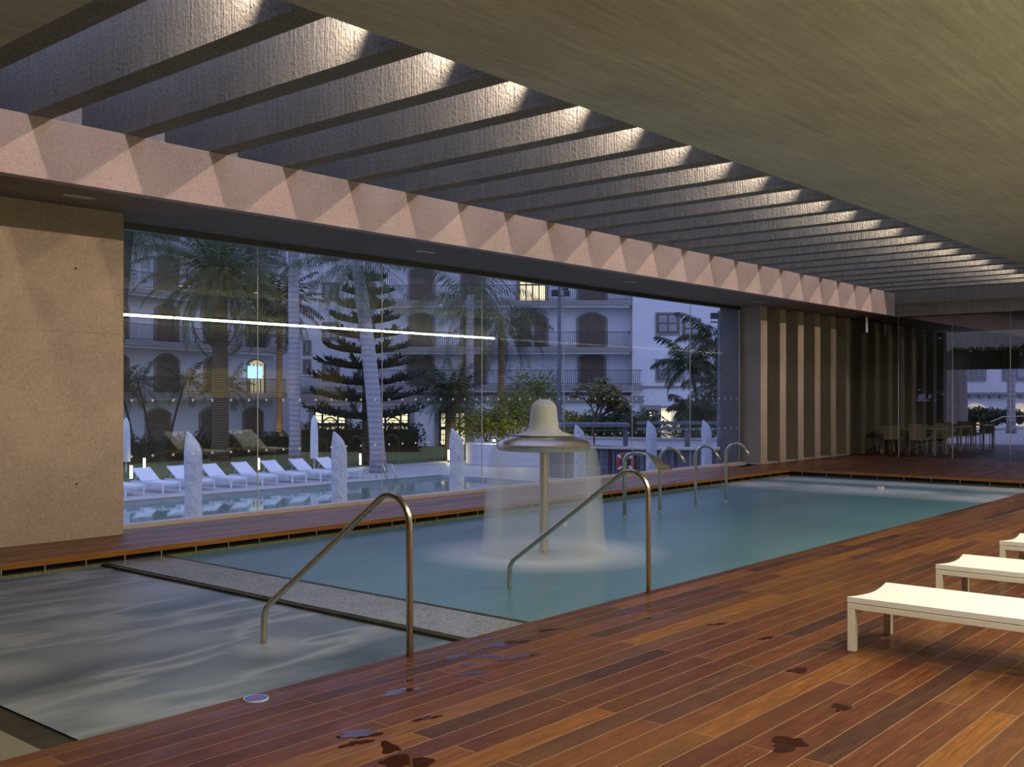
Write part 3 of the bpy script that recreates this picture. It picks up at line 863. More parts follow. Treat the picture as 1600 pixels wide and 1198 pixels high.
# ---- hotel ----
def hotel_parts():
    pass
def railing(mb, x0, x1, y, z, h=0.95, step=0.13, r=0.013):
    mb.box(x0, x1, y-0.02, y+0.02, z+h-0.035, z+h); mb.box(x0, x1, y-0.015, y+0.015, z+0.06, z+0.09)
    x = x0
    while x <= x1:
        mb.box(x-r, x+r, y-r, y+r, z, z+h); x += step
def arch_poly(cx, w, z0, zs, rise):
    p = [(cx-w/2, z0), (cx+w/2, z0), (cx+w/2, zs)]
    for k in range(1, 12):
        a = k/12; xx = w/2 - w*a
        p.append((cx+xx, zs + rise*(1-(2*xx/w)**2)))
    p.append((cx-w/2, zs)); return p
def arched_door(parent, cx, w, z0, h, y, lit=None, open_=False):
    rise = 0.16*w
    fr = MB().prism(arch_poly(cx, w+0.36, z0, z0+h-rise, rise+0.14), 'y', y-0.10, y+0.02).build('arched_frame', M['stone'], parent)
    dm_ = MB()
    dm_.prism(arch_poly(cx, w, z0, z0+h-rise, rise), 'y', y-0.13, y-0.09)
    d = dm_.build('shutter_door', M['shutter'] if not lit else M[lit], parent)
    s_ = MB()
    for q in (-0.48, -0.24, 0, 0.24, 0.48): s_.box(cx+q*w-0.035, cx+q*w+0.035, y-0.15, y-0.12, z0, z0+h-rise)
    s_.box(cx-w/2, cx+w/2, y-0.15, y-0.12, z0+h*0.5, z0+h*0.5+0.07)
    s_.build('door_rail', M['shutter'], d)
    if open_:
        MB().box(cx-0.1, cx+0.12, y-0.16, y-0.13, z0, z0+h*0.85).build('open_gap', M['curtain'], d)
def sash_window(parent, cx, w, z0, h, y, lit=False, nx=2, nz=2):
    fr = MB().box(cx-w/2-0.16, cx+w/2+0.16, y-0.06, y+0.02, z0-0.22, z0+h+0.14).build('window_surround', M['stone'], parent)
    pn = MB().box(cx-w/2, cx+w/2, y-0.09, y-0.05, z0, z0+h).build('pane', M['lit'] if lit else M['curtain'], fr)
    s_ = MB()
    for i in range(nx+1): s_.box(cx-w/2+w*i/nx-0.045, cx-w/2+w*i/nx+0.045, y-0.12, y-0.08, z0, z0+h)
    for i in range(nz+1): s_.box(cx-w/2, cx+w/2, y-0.12, y-0.08, z0+h*i/nz-0.035, z0+h*i/nz+0.035)
    s_.build('sash', M['shutter'], fr)

def balcony(parent, x0, x1, y, z, depth=1.3):
    """slab whose underside is at z, coved below"""
    b = MB().box(x0, x1, y-depth, y, z+0.10, z+0.42).build('balcony', M['stone'], parent)
    MB().box(x0+0.1, x1-0.1, y-depth+0.12, y, z-0.02, z+0.10).build('balcony_cove', M['stucco'], b)
    rl = MB(); railing(rl, x0+0.05, x1-0.05, y-depth+0.06, z+0.42)
    rl.box(x1-0.07, x1-0.03, y-depth+0.06, y, z+1.33, z+1.37)
    rl.build('railing', M['iron'], b)

# right wing, facing the pool: local x to the right, y away from the camera
TT = 66.0
fx = lambda u, T=TT: (u-800)/F_PX*T
fz = lambda v, T=TT: CAM_H-(v-619)/F_PX*T
h1 = empty('hotel_wing', (0, 0, 0), YAW, 'white hotel wing with long balconies and brown arched shutters behind the palms', 'building')
MB().box(fx(600), fx(1320), TT, TT+12, GZ, 17).build('wall', M['stucco'], h1)
MB().box(fx(985), fx(1320), TT-0.9, TT, GZ, 17).build('wall', M['stucco'], h1)
for vb in (410, 482, 553.5):
    balcony(h1, fx(603), fx(983), TT, fz(vb))
    base = fz(vb) + 0.42
    doors = [(659, 34), (739, 32), (832, 42), (925, 40)]
    for i, (u, wpx) in enumerate(doors):
        lit = 'lit' if (vb == 482 and u == 832) else None
        arched_door(h1, fx(u), wpx/F_PX*TT, base, 2.15, TT, lit=lit, open_=(vb == 553.5 and u == 832))
balcony(h1, fx(560), fx(1000), TT, fz(612))
for u, wpx in ((657, 36), (742, 30), (925, 36)):
    arched_door(h1, fx(u), wpx/F_PX*TT, fz(612)+0.42, 2.0, TT)
MB().box(fx(470), fx(1000), TT-0.25, TT, fz(626), fz(616)).build('cornice', M['stone'], h1)
sash_window(h1, fx(1040), 1.25, fz(520), fz(493)-fz(520), TT-0.9)
sash_window(h1, fx(1076.5), 0.9, fz(527), fz(502)-fz(527), TT-0.9)
sash_window(h1, fx(1040), 1.25, fz(592), fz(565)-fz(592), TT-0.9)
sash_window(h1, fx(1040), 1.25, fz(450), fz(425)-fz(450), TT-0.9)
sash_window(h1, fx(1090), 1.0, fz(592), fz(567)-fz(592), TT-0.9)
MB().box(fx(985), fx(1320), TT-1.0, TT-0.9, fz(606), fz(603)).build('string_course', M['stone'], h1)
# ground floor windows and doors, lit
def lit_window(cx, w, z0, z1, y, parent, fan=True):
    fr = MB().box(cx-w/2-0.35, cx+w/2+0.35, y-0.07, y+0.02, z0-0.3, z1+0.35).build('window_surround', M['stone'], parent)
    MB().box(cx-w/2, cx+w/2, y-0.10, y-0.06, z0, z1).build('pane', M['lit'], fr)
    s_ = MB(); H = z1-z0; zt = z0+H*0.52
    for i in range(5): s_.box(cx-w/2+w*i/4-0.07, cx-w/2+w*i/4+0.07, y-0.14, y-0.09, z0, zt)
    for xx in (cx-w/2, cx+w/2, cx-w/4, cx+w/4): s_.box(xx-0.06, xx+0.06, y-0.14, y-0.09, zt, z1)
    for zz, q in ((z0, .06), (zt, .10), (z1, .06)): s_.box(cx-w/2, cx+w/2, y-0.14, y-0.09, zz-q, zz+q)
    for i in range(9): s_.box(cx-w/2+w*i/8-0.02, cx-w/2+w*i/8+0.02, y-0.13, y-0.10, z0, zt)
    for i in range(1, 6): s_.box(cx-w/2, cx+w/2, y-0.13, y-0.10, z0+H*i/6-0.02, z0+H*i/6+0.02)
    if fan:
        n = 12; rr = w*0.235
        for k in range(n):
            a0, a1 = math.pi*k/n, math.pi*(k+1)/n
            s_.bar((cx+rr*math.cos(a0), y-0.12, zt+rr*0.95*math.sin(a0)), (cx+rr*math.cos(a1), y-0.12, zt+rr*0.95*math.sin(a1)), 0.09)
    s_.build('sash', M['iron'], fr)
lit_window(fx(525), fx(549)-fx(502), fz(684), fz(641), TT-2.0, h1)
lit_window(fx(620), fx(644)-fx(597), fz(684), fz(641), TT-2.0, h1)
lit_window(fx(711), fx(731)-fx(692), GZ+0.05, fz(643), TT-2.0, h1)
lit_window(fx(1010), fx(1017)-fx(1003), fz(675), fz(641), TT-2.0, h1, fan=False)
MB().box(fx(465), fx(1000), TT-1.93, TT+0.5, GZ, fz(626)).build('ground_floor', M['stucco'], h1)
MB().box(fx(465), fx(1000), TT-2.1, TT-1.9, fz(628), fz(618)).build('cornice', M['stone'], h1)
MB().box(fx(1010)+0.3, fx(1062), TT-1.02, TT-0.88, fz(688), fz(637)).build('lit_doorway', M['lit_soft'], h1)
MB().box(fx(1030), fx(1044), TT-1.06, TT-1.0, fz(662), fz(642)).build('lit_panel', M['lit'], h1)
MB().box(fx(1060), fx(1063), TT-1.1, TT-0.88, fz(690), fz(634)).box(fx(1010), fx(1063), TT-1.1, TT-0.88, fz(637), fz(634)).build('door_frame', M['stone'], h1)
# middle block
T2 = 73.0
h2 = empty('hotel_tower', (0, 0, 0), YAW, 'plain white hotel block with small square windows between the two balconied wings', 'building')
MB().box(fx(437, T2), fx(606, T2), T2, T2+10, GZ, 18).build('wall', M['stucco'], h2)
for v in (392, 455, 517, 580):
    sash_window(h2, fx(517, T2), 0.95, fz(v+11, T2), fz(v-11, T2)-fz(v+11, T2), T2)
    sash_window(h2, fx(573, T2), 0.95, fz(v+11, T2), fz(v-11, T2)-fz(v+11, T2), T2)
for v in (542, 572):
    sash_window(h2, fx(480, T2), 0.30, fz(v+8, T2), fz(v-8, T2)-fz(v+8, T2), T2, nx=1, nz=1)
b = MB().box(fx(470, T2), fx(600, T2), T2-1.1, T2, fz(612, T2), fz(606, T2)).build('balcony', M['stone'], h2)
rl = MB(); railing(rl, fx(472, T2), fx(600, T2), T2-1.05, fz(606, T2), 0.8); rl.build('railing', M['iron'], b)
# left wing, angled
AL = math.atan2(700, F_PX)
dirx = math.cos(AL); p0 = W(184, 57.5); p1 = W(440, 70.0)
ang = math.atan2(p1.y-p0.y, p1.x-p0.x); LL = (p1-p0).length
h3 = empty('hotel_side_wing', (p0.x, p0.y, 0), ang, 'white hotel wing receding at the left with stacked balconies and arched shutter doors', 'building')
MB().box(-12, LL+2.6, 1.3, 12, GZ, 18).build('wall', M['stucco'], h3)
def left_z(v, T=57.5): return CAM_H-(v-619)/F_PX*T
base0 = left_z(456.5)
for k in (-2, -1, 0, 1):
    zb = base0 + 3.0*k
    balcony(h3, -10, LL+0.6, 1.3, zb)
    for j, cx in enumerate((-6.5, 0.95, 4.9, 9.0, 12.9)):
        if k == -2 and cx > 12: 
            arched_door(h3, cx, 1.5, zb+0.42, 2.2, 1.3, lit='lit_soft'); continue
        arched_door(h3, cx, 1.7, zb+0.42, 2.25, 1.3)
for cx in (4.2, 8.6, 12.6): arched_door(h3, cx, 1.7, GZ, 2.3, 1.3)
MB().box(11.9, 13.3, 1.05, 1.12, base0-6+0.42+0.95, base0-6+0.42+1.8).build('wall_screen', M['screen'], h3)

# annex beyond the terrace
T4 = 60.0
h4 = empty('hotel_annex', (0, 0, 0), YAW, 'white hotel building with lit yellow arches seen through the end glass', 'building')
MB().box(fx(1500, T4), fx(1900, T4), T4, T4+8, -0.5, 14).build('wall', M['stucco'], h4)
for u0, u1 in ((1505, 1540), (1566, 1640)):
    fr = MB().box(fx(u0, T4), fx(u1, T4), T4-0.1, T4+0.02, fz(595, T4), fz(560, T4)).build('window_surround', M['stone'], h4)
    s_ = MB()
    for q in range(4): s_.box(fx(u0, T4)+0.12+q*(fx(u1, T4)-fx(u0, T4))/4, fx(u0, T4)-0.1+(q+1)*(fx(u1, T4)-fx(u0, T4))/4, T4-0.14, T4-0.08, fz(590, T4), fz(562, T4))
    s_.build('pane', M['curtain'], fr)
cn = MB().box(fx(1500, T4), fx(1900, T4), T4-0.3, T4, fz(617, T4), fz(613, T4))
for q in range(22): cn.box(fx(1512, T4)+q*0.6, fx(1512, T4)+q*0.6+0.28, T4-0.25, T4, fz(622, T4), fz(617, T4))
cn.build('cornice', M['stone'], h4)
for u in (1524, 1594, 1664):
    cx = fx(u, T4); r_ = 22/F_PX*T4
    pts = [(cx-r_, -0.5), (cx+r_, -0.5)] + [(cx+r_*math.cos(a), fz(652, T4)+r_*math.sin(a)) for a in [math.pi*k/14 for k in range(15)]]
    fr = MB().prism(pts, 'y', T4-0.05, T4+0.02).build('lit_arch', M['lit_soft'], h4)
    r2 = r_*0.72
    pts = [(cx-r2+0.1, -0.5), (cx+r2+0.1, -0.5)] + [(cx+0.1+r2*math.cos(a), fz(656, T4)+r2*math.sin(a)) for a in [math.pi*k/14 for k in range(15)]]
    MB().prism(pts, 'y', T4-0.09, T4-0.04).build('arch_door', M['lit'], fr)

# ---- vegetation ----
def leafmat(name, c, var=0.4):
    m, nt, b = mat(name)
    b.inputs['Roughness'].default_value = 0.6; b.inputs['Specular IOR Level'].default_value = 0.3
    v = noise(nt, coords(nt), 1.3, 3)
    nt.links.new(ramp(nt, v, [(0.3, tuple(x*(1-var) for x in c)), (0.7, tuple(x*(1+var) for x in c))]), b.inputs['Base Color'])
    tl_ = nt.nodes.new('ShaderNodeBsdfTranslucent'); tl_.inputs[0].default_value = (c[0]*1.3, c[1]*1.4, c[2], 1)
    mx = nt.nodes.new('ShaderNodeMixShader'); mx.inputs[0].default_value = 0.25
    nt.links.new(b.outputs[0], mx.inputs[1]); nt.links.new(tl_.outputs[0], mx.inputs[2])
    nt.links.new(mx.outputs[0], nt.nodes['Material Output'].inputs[0])
    return m
M['palm'] = leafmat('palm_leaf', (0.095, 0.115, 0.055))
M['palm2'] = leafmat('dark_palm_leaf', (0.038, 0.055, 0.030))
M['pine'] = leafmat('pine_needles', (0.035, 0.050, 0.045))
M['bush'] = leafmat('yellow_green_leaves', (0.17, 0.185, 0.04))
M['bush2'] = leafmat('dark_green_leaves', (0.045, 0.075, 0.03))
M['hedge'] = leafmat('hedge_leaves', (0.035, 0.045, 0.02))
M['sparse'] = leafmat('olive_leaves', (0.19, 0.17, 0.07))
def trunkmat(name, c, rings=6.0, amt=0.5):
    m, nt, b = mat(name); b.inputs['Roughness'].default_value = 0.85
    w = nt.nodes.new('ShaderNodeTexWave'); w.bands_direction = 'Z'; w.inputs['Scale'].default_value = rings
    w.inputs['Distortion'].default_value = 1.2; w.inputs['Detail'].default_value = 2
    nt.links.new(coords(nt), w.inputs['Vector'])
    nt.links.new(ramp(nt, w.outputs['Fac'], [(0.1, tuple(x*(1-amt) for x in c)), (0.7, c)]), b.inputs['Base Color'])
    bump(nt, b, w.outputs['Fac'], 0.5, 0.03)
    return m
M['royal'] = trunkmat('ringed_grey_trunk', (0.44, 0.42, 0.45), 1.4, 0.18)
M['rough'] = trunkmat('rough_brown_trunk', (0.17, 0.13, 0.09), 2.6, 0.6)
M['orange_trunk'] = trunkmat('orange_brown_trunk', (0.40, 0.22, 0.10), 2.0, 0.4)  # orange lamp light on the trunks is mixed into this colour
M['thin'] = trunkmat('thin_dark_stem', (0.09, 0.075, 0.06), 2.0, 0.4)
M['fruit'] = plain('orange_date_stalks', (0.42, 0.14, 0.03), 0.7, var=0.3)
M['ydates'] = plain('yellow_date_stalks', (0.55, 0.45, 0.04), 0.7, var=0.3)

def frond(mb, base, az, el, L, droop, leaf, n, width=0.045, hang=0.5, rnd=random, stem=0.02):
    p = Vector(base); seg = L/n; e = el; pts = []
    side0 = Vector((-math.sin(az), math.cos(az), 0))
    for i in range(n+1):
        s = i/n; e = el - droop*s**1.3
        d = Vector((math.cos(az)*math.cos(e), math.sin(az)*math.cos(e), math.sin(e)))
        pts.append((p.copy(), d, s)); p = p + d*seg
    for i in range(n):
        a, d, s = pts[i]; c = pts[i+1][0]
        w = side0 * (stem*(1-s*0.7)); mb.quad(a-w, a+w, c+w*0.9, c-w*0.9)
        if s < 0.10: continue
        ll = leaf*(math.sin(math.pi*min(1, 0.15+s*0.85))**0.6+0.12)*rnd.uniform(0.85, 1.1)
        for sg in (-1, 1):
            dr = (side0*sg*math.cos(hang) + d*0.55 + Vector((0, 0, -math.sin(hang)*rnd.uniform(0.7, 1.3)))).normalized()
            tip = a + dr*ll + Vector((0, 0, -ll*0.18))
            mid = a + dr*ll*0.55
            wv = d*width
            mb.quad(a-wv*0.5, mid-wv*0.6, tip, mid+wv*0.6)
def palm(name, loc, h, lean, tr, tmat, lmat, nf, fl, leaf, els, droops, label, group=None, fruit=False, seed=1, n=26, hang=0.5, width=0.045, cat='palm', bulge=0.0, trunk2=None):
    rnd = random.Random(seed)
    r_ = empty(name, loc, 0, label, cat, group)
    pts = [Vector((lean[0]*(i/10)**1.4, lean[1]*(i/10)**1.4, h*i/10)) for i in range(11)]
    rad = [tr*(1.25 if i == 0 else (1.0+bulge*math.sin(math.pi*i/10)))*(1-0.22*i/10) for i in range(11)]
    MB().tube(pts, rad, 14).build('trunk', M[tmat], r_, smooth=True)
    top = pts[-1]
    mb = MB()
    for k in range(nf):
        az = 2*math.pi*(k*0.381966) + rnd.uniform(-.15, .15); q = k/(nf-1)
        el = R(els[0] + (els[1]-els[0])*q + rnd.uniform(-6, 6)); dr = R(droops[0]+(droops[1]-droops[0])*q+rnd.uniform(-8, 8))
        frond(mb, top + Vector((math.cos(az), math.sin(az), 0))*tr*0.5, az, el, fl*rnd.uniform(0.88, 1.08), dr, leaf, n, width, hang, rnd)
    mb.build('crown', M[lmat], r_, recalc=False)
    if fruit:
        for kk, (mm, azs) in enumerate((('fruit', (1.0, 2.2, 4.0, 5.2, 3.1)), ('ydates', (4.6, 5.6)))):
            f = MB()
            for az in azs:
                for j in range(14):
                    a2 = az + rnd.uniform(-.22, .22); L = rnd.uniform(0.9, 1.5)
                    p1 = top + Vector((math.cos(a2)*L*0.55, math.sin(a2)*L*0.55, 0.15 - rnd.uniform(0, .15)))
                    p2 = top + Vector((math.cos(a2)*L*0.95, math.sin(a2)*L*0.95, -0.75*L))
                    f.quad(top, top + Vector((0, 0, 0.05)), p1 + Vector((0, 0, 0.05)), p1); f.quad(p1, p1+Vector((0.04, 0.04, 0.02)), p2+Vector((0.04, 0.04, 0)), p2)
            f.build('fruit_stalks', M[mm], r_, recalc=False)
    return r_
def at(u, t, z=GZ): return tuple(W(u, t, z))
# big date palm
palm('date_palm', at(344, 50), 9.0, (0, 0), 0.42, 'rough', 'palm', 74, 4.3, 0.46, (80, -52), (60, 100), 'large date palm with orange fruit stalks, fullest crown left of centre in the window', fruit=True, seed=3, n=34, width=0.075)
palm('royal_palm', at(461, 45), 10.8, (-0.05, 0.1), 0.25, 'royal', 'palm', 22, 3.6, 0.75, (70, -35), (70, 90), 'tall royal palm with slim pale ringed trunk, right of the big date palm', seed=4, bulge=0.1)
palm('royal_palm', at(591, 42), 8.7, (-0.72, 0.50), 0.31, 'royal', 'palm', 24, 3.0, 0.8, (60, -62), (60, 55), 'leaning royal palm with thick pale trunk in front of the tiered pine', seed=5, bulge=0.05)
palm('royal_palm', at(733, 52), 8.2, (0.1, 0.0), 0.24, 'royal', 'palm', 24, 4.1, 0.85, (55, -50), (80, 75), 'royal palm with drooping crown left of the fountain plume', seed=6, hang=0.9)
palm('fan_palm', at(436, 58), 8.4, (0.5, 0.6), 0.20, 'orange_trunk', 'palm2', 44, 2.9, 0.8, (80, -50), (50, 70), 'dark crowned palm with thin orange lit trunk behind the slim ringed one', seed=8, n=16, hang=0.3, width=0.09)
palm('royal_palm', at(176, 40), 10.0, (0.45, -0.55), 0.20, 'thin', 'palm', 26, 2.6, 0.7, (50, -60), (80, 60), 'palm whose hanging crown shows at the top left corner of the glazing', seed=10, hang=0.9)
palm('royal_palm', at(783, 56), 7.4, (0, 0), 0.2, 'orange_trunk', 'palm2', 22, 3.4, 0.8, (40, -60), (70, 60), 'dark hanging palm crown right of the ringed palm by the fountain plume', seed=12, hang=1.0)
palm('date_palm', at(704, 50), 3.3, (0, 0), 0.30, 'rough', 'palm2', 60, 1.9, 0.45, (85, -60), (50, 60), 'short bushy date palm above the lit doors left of the fountain', seed=11, n=18)
kp = [(1098, 46, 4.6, 30), (1125, 44, 5.6, 31), (1140, 43, 3.6, 32), (1085, 48, 2.6, 33), (1110, 42, 2.4, 34)]
kl = ['kentia palm with dark spreading fronds against the white wall at the right of the glazing', 'tall kentia palm at the right edge of the glazing by the blue pole',
      'middling kentia palm at the extreme right edge of the glazing', 'small kentia palm low at the foot of the white wall', 'short kentia palm low in front of the tall kentia palms']
for (u, t, h, sd), lb in zip(kp, kl):
    palm('kentia_palm', at(u, t), h, (-0.5 if sd == 30 else 0.2, 0.3), 0.09, 'thin', 'palm2', 15, 2.1 if h > 3 else 1.2, 0.6, (70, -20), (70, 90), lb, seed=sd, n=20, hang=0.6, width=0.085, group='kentia palms right of the glazing')
sl = ['slim young palm left of the big date palm', 'slender leaning palm left of the big date palm trunk', 'slender palm by the big date palm trunk', 'slim palm by the left concrete wall']
for (u, t, h, ln), sd, lb in zip(((238, 52, 3.8, (-0.5, 0.5)), (262, 54, 3.9, (0.8, -0.4)), (300, 53, 3.6, (1.4, -1.0)), (212, 50, 3.6, (-0.6, 0.4))), (41, 42, 43, 44), sl):
    palm('slender_palm', at(u, t), h, ln, 0.07, 'thin', 'palm2', 16, 1.7, 0.4, (75, -30), (60, 90), lb, seed=sd, n=18, group='slender palms at the left')
for (u, t, sd), lb in zip(((1015-50, 44, 51), (1000-22, 45, 52), (1035, 43, 53)), ('low cycad left of the lit doorway', 'low cycad below the lit doorway', 'low cycad right below the lit doorway')):
    palm('cycad', at(u + 30, t, GZ + 0.9), 0.5, (0, 0), 0.14, 'rough', 'palm2', 22, 1.1, 0.25, (80, 0), (50, 70), lb, seed=sd, n=14, group='cycads below the lit doorway', cat='plant')

# tiered pine
def tiered_pine(loc, h, label):
    rnd = random.Random(21); r_ = empty('norfolk_pine', loc, 0, label, 'tree')
    MB().tube([(0, 0, 0), (0, 0, h*0.5), (0, 0, h)], [0.22, 0.15, 0.03], 10).build('trunk', M['thin'], r_, smooth=True)
    mb = MB(); z = 2.1; k = 0
    while z < h-0.2:
        q = (z-2.1)/(h-2.1); L = 2.6*(1-q)**0.8+0.35
        for j in range(8):
            az = 2*math.pi*j/8 + k*0.5 + rnd.uniform(-.12, .12); L2 = L*rnd.uniform(0.85, 1.1)
            n = 12
            for i in range(n):
                s = (i+1)/n; p = Vector((math.cos(az)*L2*s, math.sin(az)*L2*s, z + 0.22*s*s*L2 - 0.10*s))
                for m_ in range(7):
                    sp = rnd.uniform(0.30, 0.6)*(1.1-s*0.6)*min(1, L)
                    a3 = az + rnd.choice((-1, 1))*rnd.uniform(0.5, 1.1)
                    tip = p + Vector((math.cos(a3)*sp, math.sin(a3)*sp, rnd.uniform(0.04, 0.30)))
                    w = Vector((-math.sin(a3), math.cos(a3), 0.8))*0.06
                    mb.quad(p-w, tip-w*0.3, tip+w*0.3, p+w)
            a = Vector((0, 0, z)); e_ = Vector((math.cos(az)*L2, math.sin(az)*L2, z+0.12*L2)); mb.quad(a, e_, e_+Vector((0, 0, 0.05)), a+Vector((0, 0, 0.10)))
        z += 0.78*(1-q*0.25); k += 1
    mb.build('branches', M['pine'], r_, recalc=False)
tiered_pine(at(572, 47), 9.2, 'tiered dark pine behind the leaning pale palm trunk')

def leaf_cloud(mb, c, rx, ry, rz, n, size, rnd, shell=0.55):
    for _ in range(n):
        v = Vector((rnd.gauss(0, 1), rnd.gauss(0, 1), rnd.gauss(0, 1))).normalized()
        r_ = rnd.uniform(shell, 1.0)*(1+0.12*math.sin(5*v.x+3*v.z)+0.1*math.sin(7*v.y))
        p = Vector(c) + Vector((v.x*rx, v.y*ry, v.z*rz))*r_
        a = Vector((rnd.uniform(-1, 1), rnd.uniform(-1, 1), rnd.uniform(-1, 1))).normalized(); b_ = a.orthogonal().normalized()
        s = size*rnd.uniform(0.6, 1.3)
        mb.quad(p-a*s, p-b_*s*0.45, p+a*s, p+b_*s*0.45)
def bush(loc, rx, rz, lmat, n, label, seed, size=0.10, lobes=5, group='bushes in the planter'):
    rnd = random.Random(seed); r_ = empty('bush', loc, 0, label, 'bush', group)
    mb = MB()
    for k in range(lobes):
        a = 2*math.pi*k/lobes
        leaf_cloud(mb, (math.cos(a)*rx*0.5, math.sin(a)*rx*0.5, rz*(0.75+0.35*rnd.random())), rx*0.62, rx*0.62, rz*0.75, n//lobes, size, rnd)
    mb.build('foliage', M[lmat], r_, recalc=False)
    st = MB()
    for k in range(5):
        a = k*1.3; st.tube([(0.05*k, 0, 0), (math.cos(a)*rx*0.3, math.sin(a)*rx*0.3, rz*0.8)], [0.04, 0.015], 5)
    st.build('stems', M['thin'], r_)
PLZ = -0.55
for u, t, rx, rz, lm, n, sd, lb in (
    (758, 49, 1.5, 0.95, 'bush', 2600, 61, 'yellow green bush left of the fountain plume, next to the palm trunk'),
    (805, 48, 1.3, 1.35, 'bush', 2600, 62, 'tall yellow green bush directly behind the fountain plume'),
    (835, 51, 1.4, 2.1, 'bush', 2600, 63, 'highest yellow green bush behind the fountain, up to the balcony'),
    (905, 49, 1.5, 0.85, 'bush', 2400, 64, 'bright green bush right of the lamp pole'),
    (950, 48, 1.2, 0.85, 'bush2', 1800, 65, 'mid green bush under the bare branched tree'),
    (990, 46, 1.25, 0.95, 'bush2', 2200, 66, 'round dark green bush left of the lit doorway'),
    (1095, 47, 0.9, 0.75, 'bush2', 1200, 67, 'dark bush at the right foot of the white wall')):
    bush(at(u, t, PLZ), rx, rz, lm, n, lb, sd)
# branching tree
def branching_tree(loc, label):
    rnd = random.Random(77); r_ = empty('frangipani_tree', loc, 0, label, 'tree')
    tb = MB(); lb = MB()
    def grow(p, d, L, rad, depth):
        q = p + d*L
        tb.tube([p, q], [rad, rad*0.75], 6, cap=False)
        if depth == 0:
            leaf_cloud(lb, q, 0.24, 0.24, 0.16, 16, 0.12, rnd, 0.2); return
        for k in range(3 if depth > 1 else 2):
            a = rnd.uniform(0, 6.28); tilt = rnd.uniform(0.35, 0.75)
            o_ = d.orthogonal().normalized(); o_ = Matrix.Rotation(a, 3, d) @ o_
            nd = (d*math.cos(tilt) + o_*math.sin(tilt)).normalized(); nd.z = max(nd.z, 0.08); nd.normalize()
            grow(q, nd, L*rnd.uniform(0.7, 0.9), rad*0.68, depth-1)
    grow(Vector((0, 0, 0)), Vector((0.1, 0, 1)), 0.75, 0.11, 5)
    tb.build('branches', M['thin'], r_, recalc=False); lb.build('foliage', M['sparse'], r_, recalc=False)
branching_tree(at(926, 46, PLZ), 'spreading bare branched tree with olive leaf tufts right of the lamp pole')
# big trunk and palm seen through the end glass
r_ = empty('fig_tree', at(1487, 42, -0.01), 0, 'massive fluted pale tree trunk behind the terrace tables', 'tree')
mb = MB(); n = 28; ns = 10
for i in range(ns+1):
    z = 4.6*i/ns
    for k in range(n):
        a = 2*math.pi*k/n; rr = 0.50*(1+0.10*math.sin(5*a+z*0.6)+0.07*math.sin(9*a-z))*(1+0.18*abs(i/ns-0.4))
        mb.v.append((rr*math.cos(a)+0.04*z, rr*math.sin(a), z))
for i in range(ns):
    for k in range(n): mb.f.append((i*n+k, i*n+(k+1) % n, (i+1)*n+(k+1) % n, (i+1)*n+k))
M['fig'] = concrete('pale_bark', (0.34, 0.29, 0.23), pit=0.2, vert=True, rough_bump=0.8, deep=0.05)
mb.build('trunk', M['fig'], r_, smooth=True)
mb = MB(); leaf_cloud(mb, (0, 0, 5.6), 2.6, 2.6, 1.5, 2500, 0.16, random.Random(5)); mb.build('foliage', M['bush2'], r_, recalc=False)
palm('royal_palm', at(1580, 45, -0.01), 7.0, (0, 0), 0.18, 'royal', 'palm2', 16, 2.8, 0.6, (60, -40), (70, 80), 'pale palm trunk in front of the lit arches through the end glass', seed=19)
for u, t, rx, rz, sd, lb in ((1518, 50, 1.0, 0.55, 71, 'dark bush before the left lit arch'), (1556, 50, 1.2, 0.5, 72, 'dark bush between the two lit arches'), (1592, 52, 0.8, 0.45, 73, 'low dark bush before the right lit arch')):
    bush(at(u, t, -0.01 + 0.2), rx, rz, 'hedge', 1000, lb, sd, group='bushes before the arches')
mb = MB(); rnd = random.Random(9)
for k in range(26): leaf_cloud(mb, (0.0, -1.8+k*0.52, 0.66), 0.3, 0.35, 0.13, 70, 0.07, rnd, 0.1)
mb.build('trailing_plants', M['bush'], pl, recalc=False)

# hedges
for (u0, t0), (u1, t1), hh, lb in (((470, 58), (655, 58), 1.45, 'long clipped dark hedge under the lit ground floor windows'), ((170, 47), (445, 56), 1.1, 'long dark hedge at the left behind the loungers')):
    a = W(u0, t0); c = W(u1, t1); d = c-a; mb = MB(); rnd = random.Random(u0)
    nn = 18
    for k in range(nn):
        p = d*((k+0.5)/nn); leaf_cloud(mb, (p.x, p.y, hh*0.55), d.length/nn*0.8, 0.7, hh*0.6, 420, 0.09, rnd, 0.8)
    r_ = empty('hedge', (a.x, a.y, GZ), 0, lb, 'hedge')
    mb.build('foliage', M['hedge'], r_, recalc=False)
    MB().box(0.1, d.length-0.1, -0.45, 0.45, 0, hh*0.85, Matrix.Rotation(math.atan2(d.y, d.x), 4, 'Z')).build('core', M['hedge'], r_)

# ---- poles, planter wall, raised terrace, lifebuoy ----
def pole(name, u, t, h, label, lamps):
    r_ = empty(name, at(u, t), YAW, label, 'lamp post')
    MB().tube([(0, 0, 0), (0, 0, h)], [0.10, 0.07], 12).build('mast', M['blueframe'], r_)
    b_ = MB()
    for dx, dz in lamps: b_.box(dx-0.14, dx+0.14, -0.14, 0.06, h-0.3+dz, h-0.08+dz)
    b_.box(-0.35, 0.35, -0.02, 0.02, h-0.45, h-0.40)
    b_.build('floodlights', M['iron'], r_)
pole('floodlight_pole', 874, 44, zv(452, 44)-GZ+0.15, 'slim grey pole with floodlights at its head, behind the fountain', ((0.25, 0.1), (0.3, -0.15), (-0.2, -0.1)))
pole('floodlight_pole', 1124, 40, zv(490, 40)-GZ+0.1, 'slim blue grey pole near the right edge of the glazing', ((-0.2, 0),))
def ring_wall(name, mb_args, m_, label):
    pass
